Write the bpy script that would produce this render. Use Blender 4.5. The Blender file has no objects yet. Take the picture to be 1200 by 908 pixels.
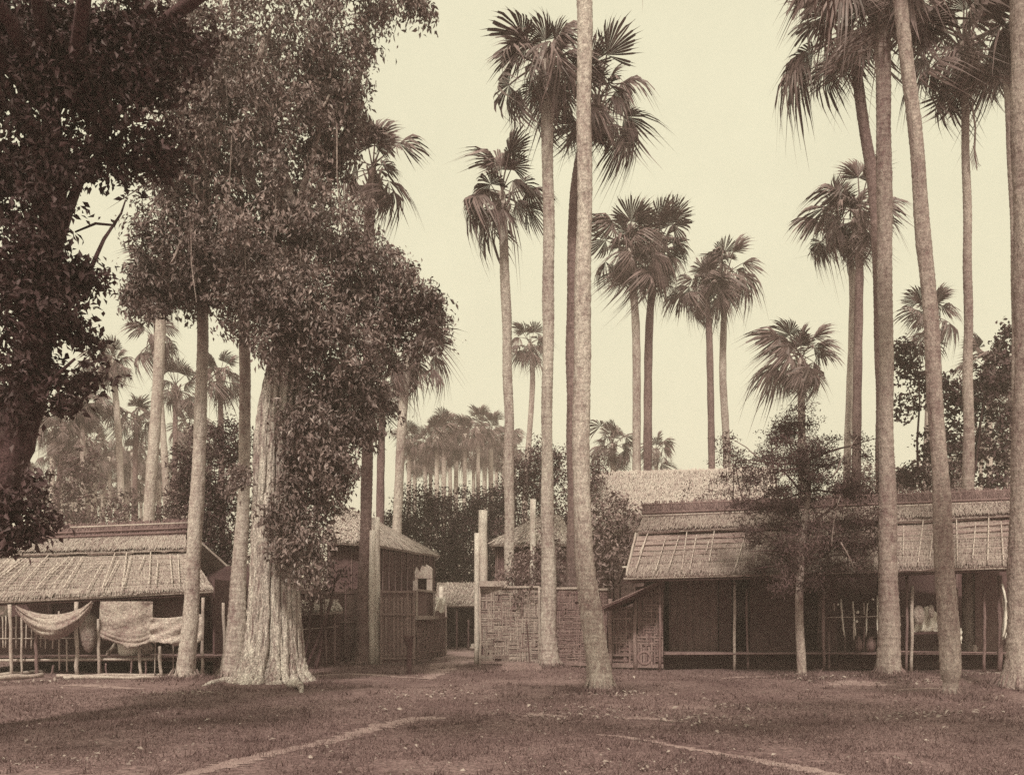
import bpy, math, random
import numpy as np
from mathutils import Vector, Matrix

R = math.radians
random.seed(7)
C = bpy.context.scene.collection
SC = bpy.context.scene

# ---------------------------------------------------------------- camera
F, HZ, CH = 1100.0, 718.0, 1.6          # focal length, horizon row (photo pixels), eye height
cd = bpy.data.cameras.new('camera'); cam = bpy.data.objects.new('camera', cd); C.objects.link(cam)
cam.location = (0, 0, CH); cam.rotation_euler = (R(90), 0, 0)
cd.sensor_width = 36.0; cd.lens = 36.0 * F / 1200.0
cd.shift_y = (HZ - 454.0) / 1200.0
cd.clip_start = 0.1; cd.clip_end = 5000
SC.camera = cam

# ---------------------------------------------------------------- sky, sun, exposure
SUN_AZ, SUN_EL = R(-171), R(52)          # azimuth measured from +Y towards +X: behind the camera, to the left
W = bpy.data.worlds.new('World'); SC.world = W; W.use_nodes = True
nt = W.node_tree; nt.nodes.clear()
sky = nt.nodes.new('ShaderNodeTexSky'); sky.sky_type = 'NISHITA'; sky.sun_disc = False
sky.sun_elevation = SUN_EL; sky.sun_rotation = SUN_AZ
sky.dust_density = 3.0; sky.air_density = 1.0
bw = nt.nodes.new('ShaderNodeRGBToBW'); nt.links.new(sky.outputs[0], bw.inputs[0])
pw = nt.nodes.new('ShaderNodeMath'); pw.operation = 'POWER'; pw.inputs[1].default_value = 0.12   # hazy veil: near even
nt.links.new(bw.outputs[0], pw.inputs[0])
tcw = nt.nodes.new('ShaderNodeTexCoord'); nw = nt.nodes.new('ShaderNodeTexNoise'); nw.inputs['Scale'].default_value = 5.0; nw.inputs['Detail'].default_value = 8; nw.inputs['Roughness'].default_value = .7
nt.links.new(tcw.outputs['Generated'], nw.inputs['Vector'])
nm_ = nt.nodes.new('ShaderNodeMapRange'); nm_.inputs['To Min'].default_value = .90; nm_.inputs['To Max'].default_value = 1.10; nt.links.new(nw.outputs['Fac'], nm_.inputs['Value'])
ml = nt.nodes.new('ShaderNodeMath'); ml.operation = 'MULTIPLY'; nt.links.new(pw.outputs[0], ml.inputs[0]); nt.links.new(nm_.outputs[0], ml.inputs[1])   # thin even cloud
tint = nt.nodes.new('ShaderNodeVectorMath'); tint.operation = 'SCALE'; tint.inputs[0].default_value = (8.2, 7.75, 5.6)
nt.links.new(ml.outputs[0], tint.inputs['Scale'])
bg = nt.nodes.new('ShaderNodeBackground'); bg.inputs['Strength'].default_value = 0.10
nt.links.new(tint.outputs[0], bg.inputs['Color'])
wo = nt.nodes.new('ShaderNodeOutputWorld'); nt.links.new(bg.outputs[0], wo.inputs['Surface'])

sl = bpy.data.lights.new('sun', 'SUN'); sl.energy = 3.4; sl.angle = R(6.0); sl.color = (1.0, 0.93, 0.74)
so = bpy.data.objects.new('sun', sl); C.objects.link(so)
sd = Vector((math.sin(SUN_AZ) * math.cos(SUN_EL), math.cos(SUN_AZ) * math.cos(SUN_EL), math.sin(SUN_EL)))
so.rotation_euler = (-sd).to_track_quat('-Z', 'Y').to_euler(); so.location = sd * 60

SC.view_settings.view_transform = 'Standard'; SC.view_settings.look = 'None'
SC.view_settings.exposure = 0.0; SC.view_settings.gamma = 1.0; SC.view_settings.use_curve_mapping = False
SC.cycles.max_bounces = 6; SC.cycles.diffuse_bounces = 3; SC.cycles.glossy_bounces = 1
SC.cycles.volume_bounces = 0; SC.cycles.transparent_max_bounces = 4
SC.cycles.use_denoising = False   # keep the grain of the plate

# ---------------------------------------------------------------- helpers
def P(px, py, d):
    """a point on the sight line of a photo pixel at depth d (metres)"""
    return Vector(((px - 600.0) / F * d, d, CH + (HZ - py) / F * d))
def PX(px, d): return (px - 600.0) / F * d
def gd(py): return F * CH / (py - HZ)
def V(*a): return Vector(a)

MOUNDS = []
for (px, py, r, h) in ((703, 812, 0.9, .16), (938, 797, 0.8, .12), (1042, 797, 1.0, .12), (1113, 820, .8, .10),
                       (1188, 808, 1.0, .12), (215, 797, .9, .08), (316, 803, 1.7, .10), (643, 782, .9, .06)):
    d = gd(py); MOUNDS.append((PX(px, d), d, r, h))
def ground_z(x, y):
    x = np.asarray(x, float); y = np.asarray(y, float)
    z = .025*np.sin(.9*x+.5*y) + .02*np.sin(-.55*x+1.3*y+1.) + .015*np.sin(1.9*x+.3*y+2.) + .01*np.sin(2.3*y-.7*x)
    for (mx, my, r, h) in MOUNDS:
        z = z + h*np.exp(-((x-mx)**2+(y-my)**2)/(2*(r*.55)**2))
    far = np.clip(1-(np.hypot(x, y)-60)/60, 0, 1)
    return z*far
def gz(x, y): return float(ground_z(x, y))

def sep(L):
    """a grey of reflectance L in the warm brown of the print"""
    k = [(0.0, (1.56, .83, .96)), (.06, (1.52, .84, .95)), (.2, (1.32, .90, .93)), (.45, (1.12, .975, .92)), (1., (1.03, 1.0, .96))]
    for (a, ca), (b, cb) in zip(k, k[1:]):
        if L <= b:
            t = (L-a)/(b-a); return tuple(min(.95, L*(ca[i]*(1-t)+cb[i]*t)) for i in range(3)) + (1,)
    return (L, L, L, 1)

MATS = {}
def mat(name, L1, L2, scale=2.0, fine=30.0, island=0.0, rough=.9, spec=.15, bump=.2, stretch=(1, 1, 1), bands=None, bdist=.03, contrast=.5, grit=.5):
    """noise between two tones, per-piece variation, fine relief"""
    m = bpy.data.materials.new(name); m.use_nodes = True; n = m.node_tree.nodes; l = m.node_tree.links
    b = n['Principled BSDF']; b.inputs['Roughness'].default_value = rough; b.inputs['Specular IOR Level'].default_value = spec
    tc = n.new('ShaderNodeTexCoord'); mp = n.new('ShaderNodeMapping'); mp.inputs['Scale'].default_value = stretch
    l.new(tc.outputs['Object'], mp.inputs[0])
    n1 = n.new('ShaderNodeTexNoise'); n1.inputs['Scale'].default_value = scale; n1.inputs['Detail'].default_value = 6; n1.inputs['Roughness'].default_value = .65
    l.new(mp.outputs[0], n1.inputs['Vector'])
    n2 = n.new('ShaderNodeTexNoise'); n2.inputs['Scale'].default_value = fine; n2.inputs['Detail'].default_value = 3
    l.new(mp.outputs[0], n2.inputs['Vector'])
    ad = n.new('ShaderNodeMath'); ad.operation = 'MULTIPLY_ADD'; ad.inputs[1].default_value = contrast
    l.new(n2.outputs['Fac'], ad.inputs[0]); l.new(n1.outputs['Fac'], ad.inputs[2])
    rmp = n.new('ShaderNodeMapRange'); rmp.inputs['From Min'].default_value = .36+contrast*.35; rmp.inputs['From Max'].default_value = .64+contrast*.65
    l.new(ad.outputs[0], rmp.inputs['Value']); fac = rmp.outputs[0]
    if bands:
        wv = n.new('ShaderNodeTexWave'); wv.bands_direction = bands[0]; wv.inputs['Scale'].default_value = bands[1]
        wv.inputs['Distortion'].default_value = bands[2]; wv.inputs['Detail'].default_value = 3; wv.inputs['Detail Scale'].default_value = 2.5
        l.new(tc.outputs['Object'], wv.inputs['Vector'])
        mx = n.new('ShaderNodeMix'); mx.data_type = 'FLOAT'; mx.inputs[0].default_value = bands[3]
        l.new(fac, mx.inputs[2]); l.new(wv.outputs['Fac'], mx.inputs[3]); fac = mx.outputs[0]
    if island > 0:
        g = n.new('ShaderNodeNewGeometry'); mi = n.new('ShaderNodeMix'); mi.data_type = 'FLOAT'; mi.inputs[0].default_value = island
        l.new(fac, mi.inputs[2]); l.new(g.outputs['Random Per Island'], mi.inputs[3]); fac = mi.outputs[0]
    cr = n.new('ShaderNodeMix'); cr.data_type = 'RGBA'; cr.inputs[6].default_value = sep(L1); cr.inputs[7].default_value = sep(L2)
    l.new(fac, cr.inputs[0])
    if grit:
        n3 = n.new('ShaderNodeTexNoise'); n3.inputs['Scale'].default_value = fine*3.2; n3.inputs['Detail'].default_value = 2; l.new(tc.outputs['Object'], n3.inputs['Vector'])
        r3 = n.new('ShaderNodeMapRange'); r3.inputs['From Min'].default_value = .33; r3.inputs['From Max'].default_value = .67
        r3.inputs['To Min'].default_value = 1-grit; r3.inputs['To Max'].default_value = 1+grit*.9; l.new(n3.outputs['Fac'], r3.inputs['Value'])
        sc_ = n.new('ShaderNodeVectorMath'); sc_.operation = 'SCALE'; l.new(cr.outputs[2], sc_.inputs[0]); l.new(r3.outputs[0], sc_.inputs['Scale']); l.new(sc_.outputs[0], b.inputs['Base Color'])
    else: l.new(cr.outputs[2], b.inputs['Base Color'])
    if bump:
        bp = n.new('ShaderNodeBump'); bp.inputs['Strength'].default_value = bump; bp.inputs['Distance'].default_value = bdist
        l.new(ad.outputs[0], bp.inputs['Height']); l.new(bp.outputs[0], b.inputs['Normal'])
    MATS[name] = m; return m

mat('soil_grass', .06, .20, .35, 9, bump=.7, bdist=.06, contrast=.7)
mat('bare_soil', .18, .29, 1.5, 22, bump=.5, contrast=.8)
mat('grass_blade', .045, .20, .3, 9, island=.55, bump=0, grit=0)
mat('litter', .07, .42, 2, 9, island=.8, bump=0, grit=0)
mat('palm_bark', .17, .64, .9, 12, bump=.9, stretch=(1, 1, .45), bands=('Z', 3.2, 6.0, .14), bdist=.06, contrast=.7, grit=.35)
mat('palm_bark_brown', .12, .42, .9, 12, bump=.9, stretch=(1, 1, .45), bands=('Z', 3.2, 6.0, .14), bdist=.06, contrast=.7, grit=.35)
mat('palm_bark_dark', .07, .26, .9, 12, bump=.9, stretch=(1, 1, .45), bands=('Z', 3.2, 6.0, .14), bdist=.06, contrast=.7, grit=.35)
mat('fig_bark', .13, .74, 1.5, 10, bump=.9, stretch=(2.2, 2.2, .35), bdist=.08, contrast=.8)
mat('dark_bark', .035, .085, 2.0, 14, bump=.8, stretch=(1.5, 1.5, .5), contrast=.8)
mat('limb_bark', .12, .42, 2.0, 14, bump=.6, stretch=(1.5, 1.5, .5), contrast=.8)
mat('leaf_dark', .03, .085, 1.1, 6, island=.6, rough=.55, spec=.25, bump=0, grit=0)
mat('leaf_fig', .035, .30, .55, 6, island=.5, rough=.45, spec=.4, bump=0, grit=0)
mat('leaf_mid', .045, .15, .8, 6, island=.6, rough=.55, spec=.3, bump=0, grit=0)
mat('leaf_pale', .08, .30, .8, 6, island=.6, rough=.55, spec=.3, bump=0, grit=0)
mat('leaf_fine', .030, .13, .8, 6, island=.6, rough=.7, spec=.2, bump=0, grit=0)
mat('frond', .030, .21, 2.2, 9, island=.55, rough=.5, spec=.35, bump=0, grit=0)
mat('frond_dead', .10, .34, 2.2, 9, island=.3, rough=.8, spec=.2, bump=0, grit=0)
mat('thatch', .17, .50, 1.3, 22, bump=.7, stretch=(1, 1, 1), contrast=.9, bdist=.04)
mat('thatch_brown', .11, .34, 1.3, 22, bump=.7, contrast=.9, bdist=.04)  # right house roof: shade of trees and palms put into a darker thatch
mat('thatch_brown_straw', .10, .42, .8, 9, island=.75, bump=0, grit=0)  # straw darkened likewise for the tree shade
mat('leaf_darkest', .016, .045, .8, 6, island=.5, rough=.7, spec=.15, bump=0, grit=0)  # darkest leaf tone, for the dense mass behind the gate
mat('thatch_straw', .15, .54, .8, 9, island=.75, bump=0, grit=0)
mat('thatch_pale', .30, .58, 1.0, 14, bump=.7, contrast=.9, bdist=.06)
mat('thatch_pale_straw', .22, .62, .8, 9, island=.75, bump=0, grit=0)
mat('ridge_dark', .06, .16, 1.5, 20, bump=.8, contrast=.8, bdist=.06)
mat('ridge_straw', .05, .20, 1.5, 20, island=.8, bump=0, grit=0)
mat('batten', .38, .56, 2, 18, island=.3, bump=.1)
mat('bamboo', .26, .52, 2, 18, island=.3, bump=.2)
mat('bamboo_dark', .10, .22, 2, 18, island=.4, bump=.2)
mat('bamboo_white', .55, .75, 2, 18, bump=.1)
mat('post_wood', .36, .74, 1.6, 16, bump=.6, stretch=(2, 2, .4), contrast=.8)
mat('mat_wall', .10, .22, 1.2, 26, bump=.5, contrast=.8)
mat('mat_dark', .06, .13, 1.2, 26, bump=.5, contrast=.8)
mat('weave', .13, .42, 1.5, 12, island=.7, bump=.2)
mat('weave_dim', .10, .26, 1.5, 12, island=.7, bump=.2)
mat('weave_back', .05, .10, 1.5, 12, bump=.2)
mat('plank_wood', .13, .30, 1.5, 16, island=.4, bump=.5, stretch=(2, 2, .5), contrast=.8)
mat('cloth_grey', .17, .46, 1.6, 14, bump=.6, contrast=.9, bdist=.05)
mat('cloth_pale', .28, .62, 1.6, 14, bump=.6, contrast=.9, bdist=.05)
mat('cloth_white', .66, .82, 2.0, 20, bump=.2)
mat('plaster', .22, .52, 3.0, 18, bump=.5, contrast=.9)
mat('clay', .25, .45, 4, 20, bump=.2)
mat('dark_wood', .05, .10, 3, 20, bump=.5)

def mesh_np(name, v, loops, counts, smooth=False):
    me = bpy.data.meshes.new(name)
    v = np.ascontiguousarray(v, dtype=np.float32); loops = np.ascontiguousarray(loops, dtype=np.int32)
    me.vertices.add(len(v)); me.vertices.foreach_set('co', v.ravel())
    me.loops.add(len(loops)); me.loops.foreach_set('vertex_index', loops)
    counts = np.asarray(counts, dtype=np.int32); st = np.concatenate(([0], np.cumsum(counts)[:-1])).astype(np.int32)
    me.polygons.add(len(counts)); me.polygons.foreach_set('loop_start', st); me.polygons.foreach_set('loop_total', counts)
    me.polygons.foreach_set('use_smooth', np.full(len(counts), smooth))
    me.update(calc_edges=True); me.validate(); return me

def link(name, me, m, parent=None, kind=None):
    o = bpy.data.objects.new(name, me); C.objects.link(o)
    if m and len(me.materials) == 0: me.materials.append(MATS[m])
    if parent is not None: attach(o, parent)
    if kind: o['kind'] = kind
    return o
def attach(o, parent):
    o.parent = parent; o.matrix_parent_inverse = Matrix.Translation(parent.location).inverted()
def thing(name, label, cat, loc, group=None):
    o = bpy.data.objects.new(name, None); C.objects.link(o); o.location = loc; o.empty_display_size = .3
    return tag(o, label, cat, group)
def tag(o, label, cat, group=None):
    o['label'] = label; o['category'] = cat
    if group: o['group'] = group
    return o

class MB:
    def __init__(s): s.v = []; s.l = []; s.c = []; s.n = 0
    def add(s, v, faces):
        b = s.n; s.v.extend(v); s.n += len(v)
        for f in faces: s.l.extend(b+i for i in f); s.c.append(len(f))
        return s
    def tube(s, pts, rad, sides=8, cap=True, jitter=0.0, rnd=random):
        pts = [Vector(p) for p in pts]; k = len(pts)
        if not hasattr(rad, '__len__'): rad = [rad]*k
        t0 = (pts[1]-pts[0]).normalized()
        u = t0.orthogonal().normalized() if abs(t0.z) < .9 else Vector((1, 0, 0))
        vs = []
        for i in range(k):
            t = (pts[min(i+1, k-1)]-pts[max(i-1, 0)]).normalized()
            u = (u - t*u.dot(t)).normalized(); w = t.cross(u)
            for j in range(sides):
                a = 2*math.pi*j/sides; r = rad[i]*(1+jitter*(rnd.random()-.5))
                vs.append(pts[i]+u*math.cos(a)*r+w*math.sin(a)*r)
        fs = [(i*sides+j, i*sides+(j+1) % sides, (i+1)*sides+(j+1) % sides, (i+1)*sides+j) for i in range(k-1) for j in range(sides)]
        if cap: fs += [tuple(range(sides))[::-1], tuple((k-1)*sides+j for j in range(sides))]
        return s.add(vs, fs)
    def bar(s, p, q, w, t, up=(0, -1, 0)):
        p = Vector(p); q = Vector(q); a = (q-p).normalized(); n = Vector(up); n = (n-a*n.dot(a)).normalized(); b = a.cross(n)
        vs = [e+b*sx*w/2+n*sy*t/2 for e in (p, q) for sx, sy in ((-1, -1), (1, -1), (1, 1), (-1, 1))]
        return s.add(vs, [(3, 2, 1, 0), (4, 5, 6, 7), (0, 1, 5, 4), (1, 2, 6, 5), (2, 3, 7, 6), (3, 0, 4, 7)])
    def box(s, lo, hi):
        x0, y0, z0 = lo; x1, y1, z1 = hi
        vs = [V(x, y, z) for z in (z0, z1) for x, y in ((x0, y0), (x1, y0), (x1, y1), (x0, y1))]
        return s.add(vs, [(3, 2, 1, 0), (4, 5, 6, 7), (0, 1, 5, 4), (1, 2, 6, 5), (2, 3, 7, 6), (3, 0, 4, 7)])
    def slab(s, a, b, c, d, th, nu=16, nv=5, sag=.03, rnd=random):
        """bilinear sheet a-b (top edge) to d-c (bottom edge), th thick, uneven"""
        a, b, c, d = map(Vector, (a, b, c, d)); n = (b-a).cross(d-a).normalized()
        if n.y > 0 and abs(n.y) > .2: n = -n
        elif n.z < 0 and abs(n.y) <= .2: n = -n
        g = []; 
        for j in range(nv+1):
            for i in range(nu+1):
                u, w = i/nu, j/nv
                p = (a*(1-u)+b*u)*(1-w)+(d*(1-u)+c*u)*w
                p = p+n*(rnd.random()-.5)*sag+V(0, 0, -1)*sag*1.2*math.sin(math.pi*u)*(.3+.7*math.sin(u*9+w*2)**2)
                g.append(p)
        k = len(g); vs = g+[p-n*th for p in g]; W_ = nu+1; fs = []
        for j in range(nv):
            for i in range(nu):
                q = (j*W_+i, j*W_+i+1, (j+1)*W_+i+1, (j+1)*W_+i); fs.append(q); fs.append(tuple(k+x for x in q[::-1]))
        for i in range(nu):
            fs.append((i, k+i, k+i+1, i+1)); o = nv*W_+i; fs.append((o, o+1, k+o+1, k+o))
        for j in range(nv):
            o = j*W_; fs.append((o, o+W_, k+o+W_, k+o)); o += nu; fs.append((o, k+o, k+o+W_, o+W_))
        return s.add(vs, fs)
    def build(s, name, m, parent=None, smooth=False, kind=None):
        me = mesh_np(name, np.array([tuple(p) for p in s.v]), s.l, s.c, smooth)
        return link(name, me, m, parent, kind)

def crom(pts, n):
    """Catmull-Rom through (x, y, ...) tuples, n samples per span"""
    a = np.array(pts, float); out = []
    for i in range(len(a)-1):
        p0 = a[max(i-1, 0)]; p1 = a[i]; p2 = a[i+1]; p3 = a[min(i+2, len(a)-1)]
        for k in range(n):
            t = k/n
            out.append(.5*((2*p1)+(-p0+p2)*t+(2*p0-5*p1+4*p2-p3)*t*t+(-p0+3*p1-3*p2+p3)*t**3))
    out.append(a[-1]); return np.array(out)

# ---------------------------------------------------------------- foliage
def vnoise(p, f, seed):
    r = np.random.RandomState(seed); s = 0
    for k in range(5):
        w = r.normal(size=3)*f*(1+.5*k); s = s+np.sin(p @ w + r.rand()*6.28)/(1+.35*k)
    return s/2.2
def leaf_arrays(c, dr, nm, L, Wd):
    dr = dr/np.linalg.norm(dr, axis=1, keepdims=True)
    sd_ = np.cross(dr, nm); sd_ /= np.maximum(np.linalg.norm(sd_, axis=1, keepdims=True), 1e-6)
    n2 = np.cross(sd_, dr)
    L = L[:, None]; Wd = Wd[:, None]
    b = c-dr*L*.5; t = c+dr*L*.5-n2*L*.08; m = c-dr*L*.06
    l = m+sd_*Wd*.5+n2*Wd*.22; r = m-sd_*Wd*.5+n2*Wd*.22
    v = np.stack([b, r, t, l], 1).reshape(-1, 3)
    n = len(c); base = np.arange(n)[:, None]*4
    loops = np.concatenate([base+np.array([0, 1, 2]), base+np.array([0, 2, 3])], 1).reshape(-1)
    return v, loops, np.full(n*2, 3)
def foliage(name, m, parent, blobs, leaf, per=16, dens=1.0, spray=.30, droop=.5, seed=1, gap=-.6, gapf=1.2, asp=.42, shell=.45, kind=None, flat=.6):
    """blobs: (centre, rx, ry, rz). Leaves hang in sprays through each blob's volume, thinned where noise leaves gaps"""
    r = np.random.RandomState(seed); Cc, D, N = [], [], []
    for (c, rx, ry, rz) in blobs:
        c = np.array(tuple(c)); rr = np.array([rx, ry, rz])
        area = 4*math.pi*((rx*ry)**1.6/3+(rx*rz)**1.6/3+(ry*rz)**1.6/3)**(1/1.6)
        k = max(6, int(area*dens/(spray*spray*2.2)))
        d = r.normal(size=(k, 3)); d /= np.linalg.norm(d, axis=1, keepdims=True)
        rad = (shell+(1-shell)*r.rand(k))**.8*(1+.16*vnoise(d, 3.0, seed+5))
        p = c+d*rr*rad[:, None]
        keep = vnoise(p, gapf, seed+11) > gap+.25*r.normal(size=k)
        p = p[keep]; d = d[keep]; k = len(p)
        if k == 0: continue
        q = np.repeat(p, per, 0); dq = np.repeat(d, per, 0); kk = len(q)
        tw = np.repeat(d+r.normal(size=(k, 3))*.7+np.array([0, 0, -droop]), per, 0); tw /= np.linalg.norm(tw, axis=1, keepdims=True)
        along = (r.rand(kk)-.5)*2
        q = q+tw*along[:, None]*spray*1.2+r.normal(size=(kk, 3))*spray*.42*np.array([1, 1, flat])
        Cc.append(q); D.append(tw*.7+r.normal(size=(kk, 3))*.65+np.array([0, 0, -droop*.6])); N.append(dq*.5+r.normal(size=(kk, 3))*.6+np.array([0, 0, .7]))
    c = np.concatenate(Cc); D = np.concatenate(D); N = np.concatenate(N); n = len(c)
    s = leaf*(.6+.8*r.rand(n)); v, l, ct = leaf_arrays(c, D, N, s, s*asp*(.8+.4*r.rand(n)))
    return link(name, mesh_np(name, v, l, ct), m, parent, kind)
def BL(px, py, d, rx, ry, rd=None):
    """blob from pixel centre and pixel radii at depth d; rd = depth radius in metres"""
    s = d/F; a, b = rx*s, ry*s
    return (P(px, py, d), a, rd if rd else (a+b)*.5, b)
def limb(mb, a, b, r0, r1, bend=.12, n=7, rnd=random, sides=7):
    a = Vector(a); b = Vector(b); L = (b-a).length; off = V(rnd.uniform(-1, 1), rnd.uniform(-1, 1), rnd.uniform(-.2, .8))*L*bend
    pts = []; rr = []
    for i in range(n+1):
        t = i/n; pts.append(a.lerp(b, t)+off*math.sin(math.pi*t)+V(rnd.uniform(-1, 1), rnd.uniform(-1, 1), rnd.uniform(-1, 1))*L*.012); rr.append(r0+(r1-r0)*t)
    mb.tube(pts, rr, sides); return pts

# ================================================================ THE SETTING
def axis(lo, hi, step, far, k=1.35):
    a = list(np.arange(lo, hi+1e-6, step)); s = step
    while a[-1] < far: s *= k; a.append(a[-1]+s)
    s = step
    while a[0] > -far: s *= k; a.insert(0, a[0]-s)
    return np.array(a)
gx = axis(-22, 22, .3, 560); gy = axis(5, 46, .3, 560)
X, Y = np.meshgrid(gx, gy); Z = ground_z(X, Y)
gv = np.stack([X.ravel(), Y.ravel(), Z.ravel()], 1); nx, ny = len(gx), len(gy)
ii, jj = np.meshgrid(np.arange(nx-1), np.arange(ny-1)); q0 = (jj*nx+ii).ravel()
gl = np.stack([q0, q0+1, q0+1+nx, q0+nx], 1).ravel()
link('ground', mesh_np('ground', gv, gl, np.full(len(q0), 4), True), 'soil_grass', None, 'structure')

PATHS = []
def footpath(name, pts, widths, seed):
    rnd = random.Random(seed); g = []
    for (px, py), w in zip(pts, widths): d = gd(py); g.append((PX(px, d), d, w))
    c = crom(g, 14); PATHS.append(c); mb = MB(); vs = []; K = 4
    for i, (x, y, w) in enumerate(c):
        t = c[min(i+1, len(c)-1)]-c[max(i-1, 0)]; n = np.array([-t[1], t[0]]); n = n/np.linalg.norm(n)
        wl = w*(.2+.75*rnd.random()); wr = w*(.2+.75*rnd.random())
        for k in range(K+1):
            o = -wl+(wl+wr)*k/K; a, b = x+n[0]*o, y+n[1]*o; vs.append(V(a, b, gz(a, b)+(.012 if 0 < k < K else .004)))
    fs = [(i*(K+1)+k, i*(K+1)+k+1, (i+1)*(K+1)+k+1, (i+1)*(K+1)+k) for i in range(len(c)-1) for k in range(K)]
    mb.add(vs, fs); mb.build(name, 'bare_soil', None, True, 'structure')
footpath('footpath', [(120, 942), (235, 906), (300, 888), (385, 866), (440, 852), (478, 845), (500, 842), (522, 843)], [.30, .27, .25, .24, .26, .34, .30, .12], 1)
for _k, (_x, _y, _w, _l) in enumerate(((430, 793, .5, 70), (905, 793, .45, 60), (1010, 800, .5, 40), (1085, 806, .4, 36), (120, 806, .45, 50), (770, 842, .22, 40), (640, 842, .2, 26))):
    footpath('worn_ground', [(_x-_l, _y+1), (_x-_l*.4, _y-1), (_x+_l*.3, _y), (_x+_l, _y+1)], [.05, _w, _w*.8, .05], 20+_k)
footpath('footpath', [(1040, 918), (965, 905), (900, 895), (830, 884), (770, 874), (725, 867), (700, 864)], [.26, .20, .18, .14, .12, .10, .05], 2)
footpath('footpath', [(541, 757), (541, 762), (540, 768), (535, 774), (520, 782), (500, 795)], [1.3, 1.3, 1.3, 1.2, .7, .3], 3)

# grass: short blades everywhere in front, thinner far away
def grass():
    r = np.random.RandomState(3); n = 420000
    py = 726+(1010-726)*r.rand(n)**.9; d = F*CH/(py-HZ); d = d*(1+.04*r.normal(size=n))
    x = (r.rand(n)*2-1)*(d*.62+1.5); y = d
    k = vnoise(np.stack([x, y, 0*x], 1), 1.1, 4); k2 = vnoise(np.stack([x, y, 0*x], 1), 3.5, 14); keep = (k+.6*k2 > -.45+.7*r.rand(n)-.35) & (y < 60)
    for c in PATHS:
        dd = np.full(n, 9.)
        for (cx, cy, w) in c: dd = np.minimum(dd, np.hypot(x-cx, y-cy)-w*.62)
        keep &= (dd > .14*r.normal(size=n)) | (r.rand(n) < .50)
    x, y = x[keep], y[keep]; n0 = len(x)
    tx, ty = [], []
    for (mx, my, mr, mh) in MOUNDS:
        a_ = r.rand(900)*6.28; q_ = np.abs(r.normal(size=900))*.28+(.34 if mr < 1.5 else 1.0); tx.append(mx+np.cos(a_)*q_); ty.append(my+np.sin(a_)*q_)
    cxy = r.rand(420, 2); cyy = F*CH/((735+175*cxy[:, 1])-HZ); cxx = (cxy[:, 0]*2-1)*cyy*.6
    tx.append(np.repeat(cxx, 22)+r.normal(size=420*22)*.07); ty.append(np.repeat(cyy, 22)+r.normal(size=420*22)*.07)
    x = np.concatenate([x]+tx); y = np.concatenate([y]+ty); n = len(x); tall = np.arange(n) >= n0; z = ground_z(x, y)
    h = (.018+.040*r.rand(n)**2)*(1+.5*vnoise(np.stack([x, y, 0*x], 1), .7, 9)); w = .0035+.004*r.rand(n)
    h = np.where(tall, .04+.10*r.rand(n)**1.5, h); w = w*np.clip(y/10, 1, 3.0); a = r.rand(n)*6.28; lean = r.normal(size=(n, 2))*.6*h[:, None]
    b0 = np.stack([x-np.cos(a)*w, y-np.sin(a)*w, z-.004], 1); b1 = np.stack([x+np.cos(a)*w, y+np.sin(a)*w, z-.004], 1)
    t = np.stack([x+lean[:, 0], y+lean[:, 1], z+np.maximum(h, .012)], 1)
    v = np.stack([b0, b1, t], 1).reshape(-1, 3)
    o = link('grass', mesh_np('grass', v, np.arange(3*n), np.full(n, 3)), 'grass_blade', None, 'stuff')
    o['label'] = 'short cropped grass over the open ground'
grass()
def litter():
    r = np.random.RandomState(8); n = 3200
    py = 745+(915-745)*r.rand(n); d = F*CH/(py-HZ); x = (r.rand(n)*2-1)*d*.6
    cl = [(PX(px, gd(yy)), gd(yy)) for px, yy in ((640, 842), (735, 840), (820, 843), (730, 815), (975, 795), (1060, 800), (930, 798), (1085, 838), (1150, 790), (60, 800), (220, 815), (510, 815), (720, 905), (70, 895), (860, 830))]
    k = n//2; ch = r.randint(len(cl), size=k); cc = np.array(cl)[ch]
    x[:k] = cc[:, 0]+r.normal(size=k)*.5; d[:k] = cc[:, 1]+r.normal(size=k)*.35
    z = ground_z(x, d)+.03+.02*r.rand(n); c = np.stack([x, d, z], 1)
    D = r.normal(size=(n, 3))*np.array([1, 1, .25]); N = r.normal(size=(n, 3))*.35+np.array([0, 0, 1])
    s = (.03+.08*r.rand(n)**2.5)*np.clip(d/13, .6, 1.2); v, l, ct = leaf_arrays(c, D, N, s, s*.5)
    o = link('leaf_litter', mesh_np('leaf_litter', v, l, ct), 'litter', None, 'stuff'); o['label'] = 'pale dry leaves scattered over the grass'
litter()

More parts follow.
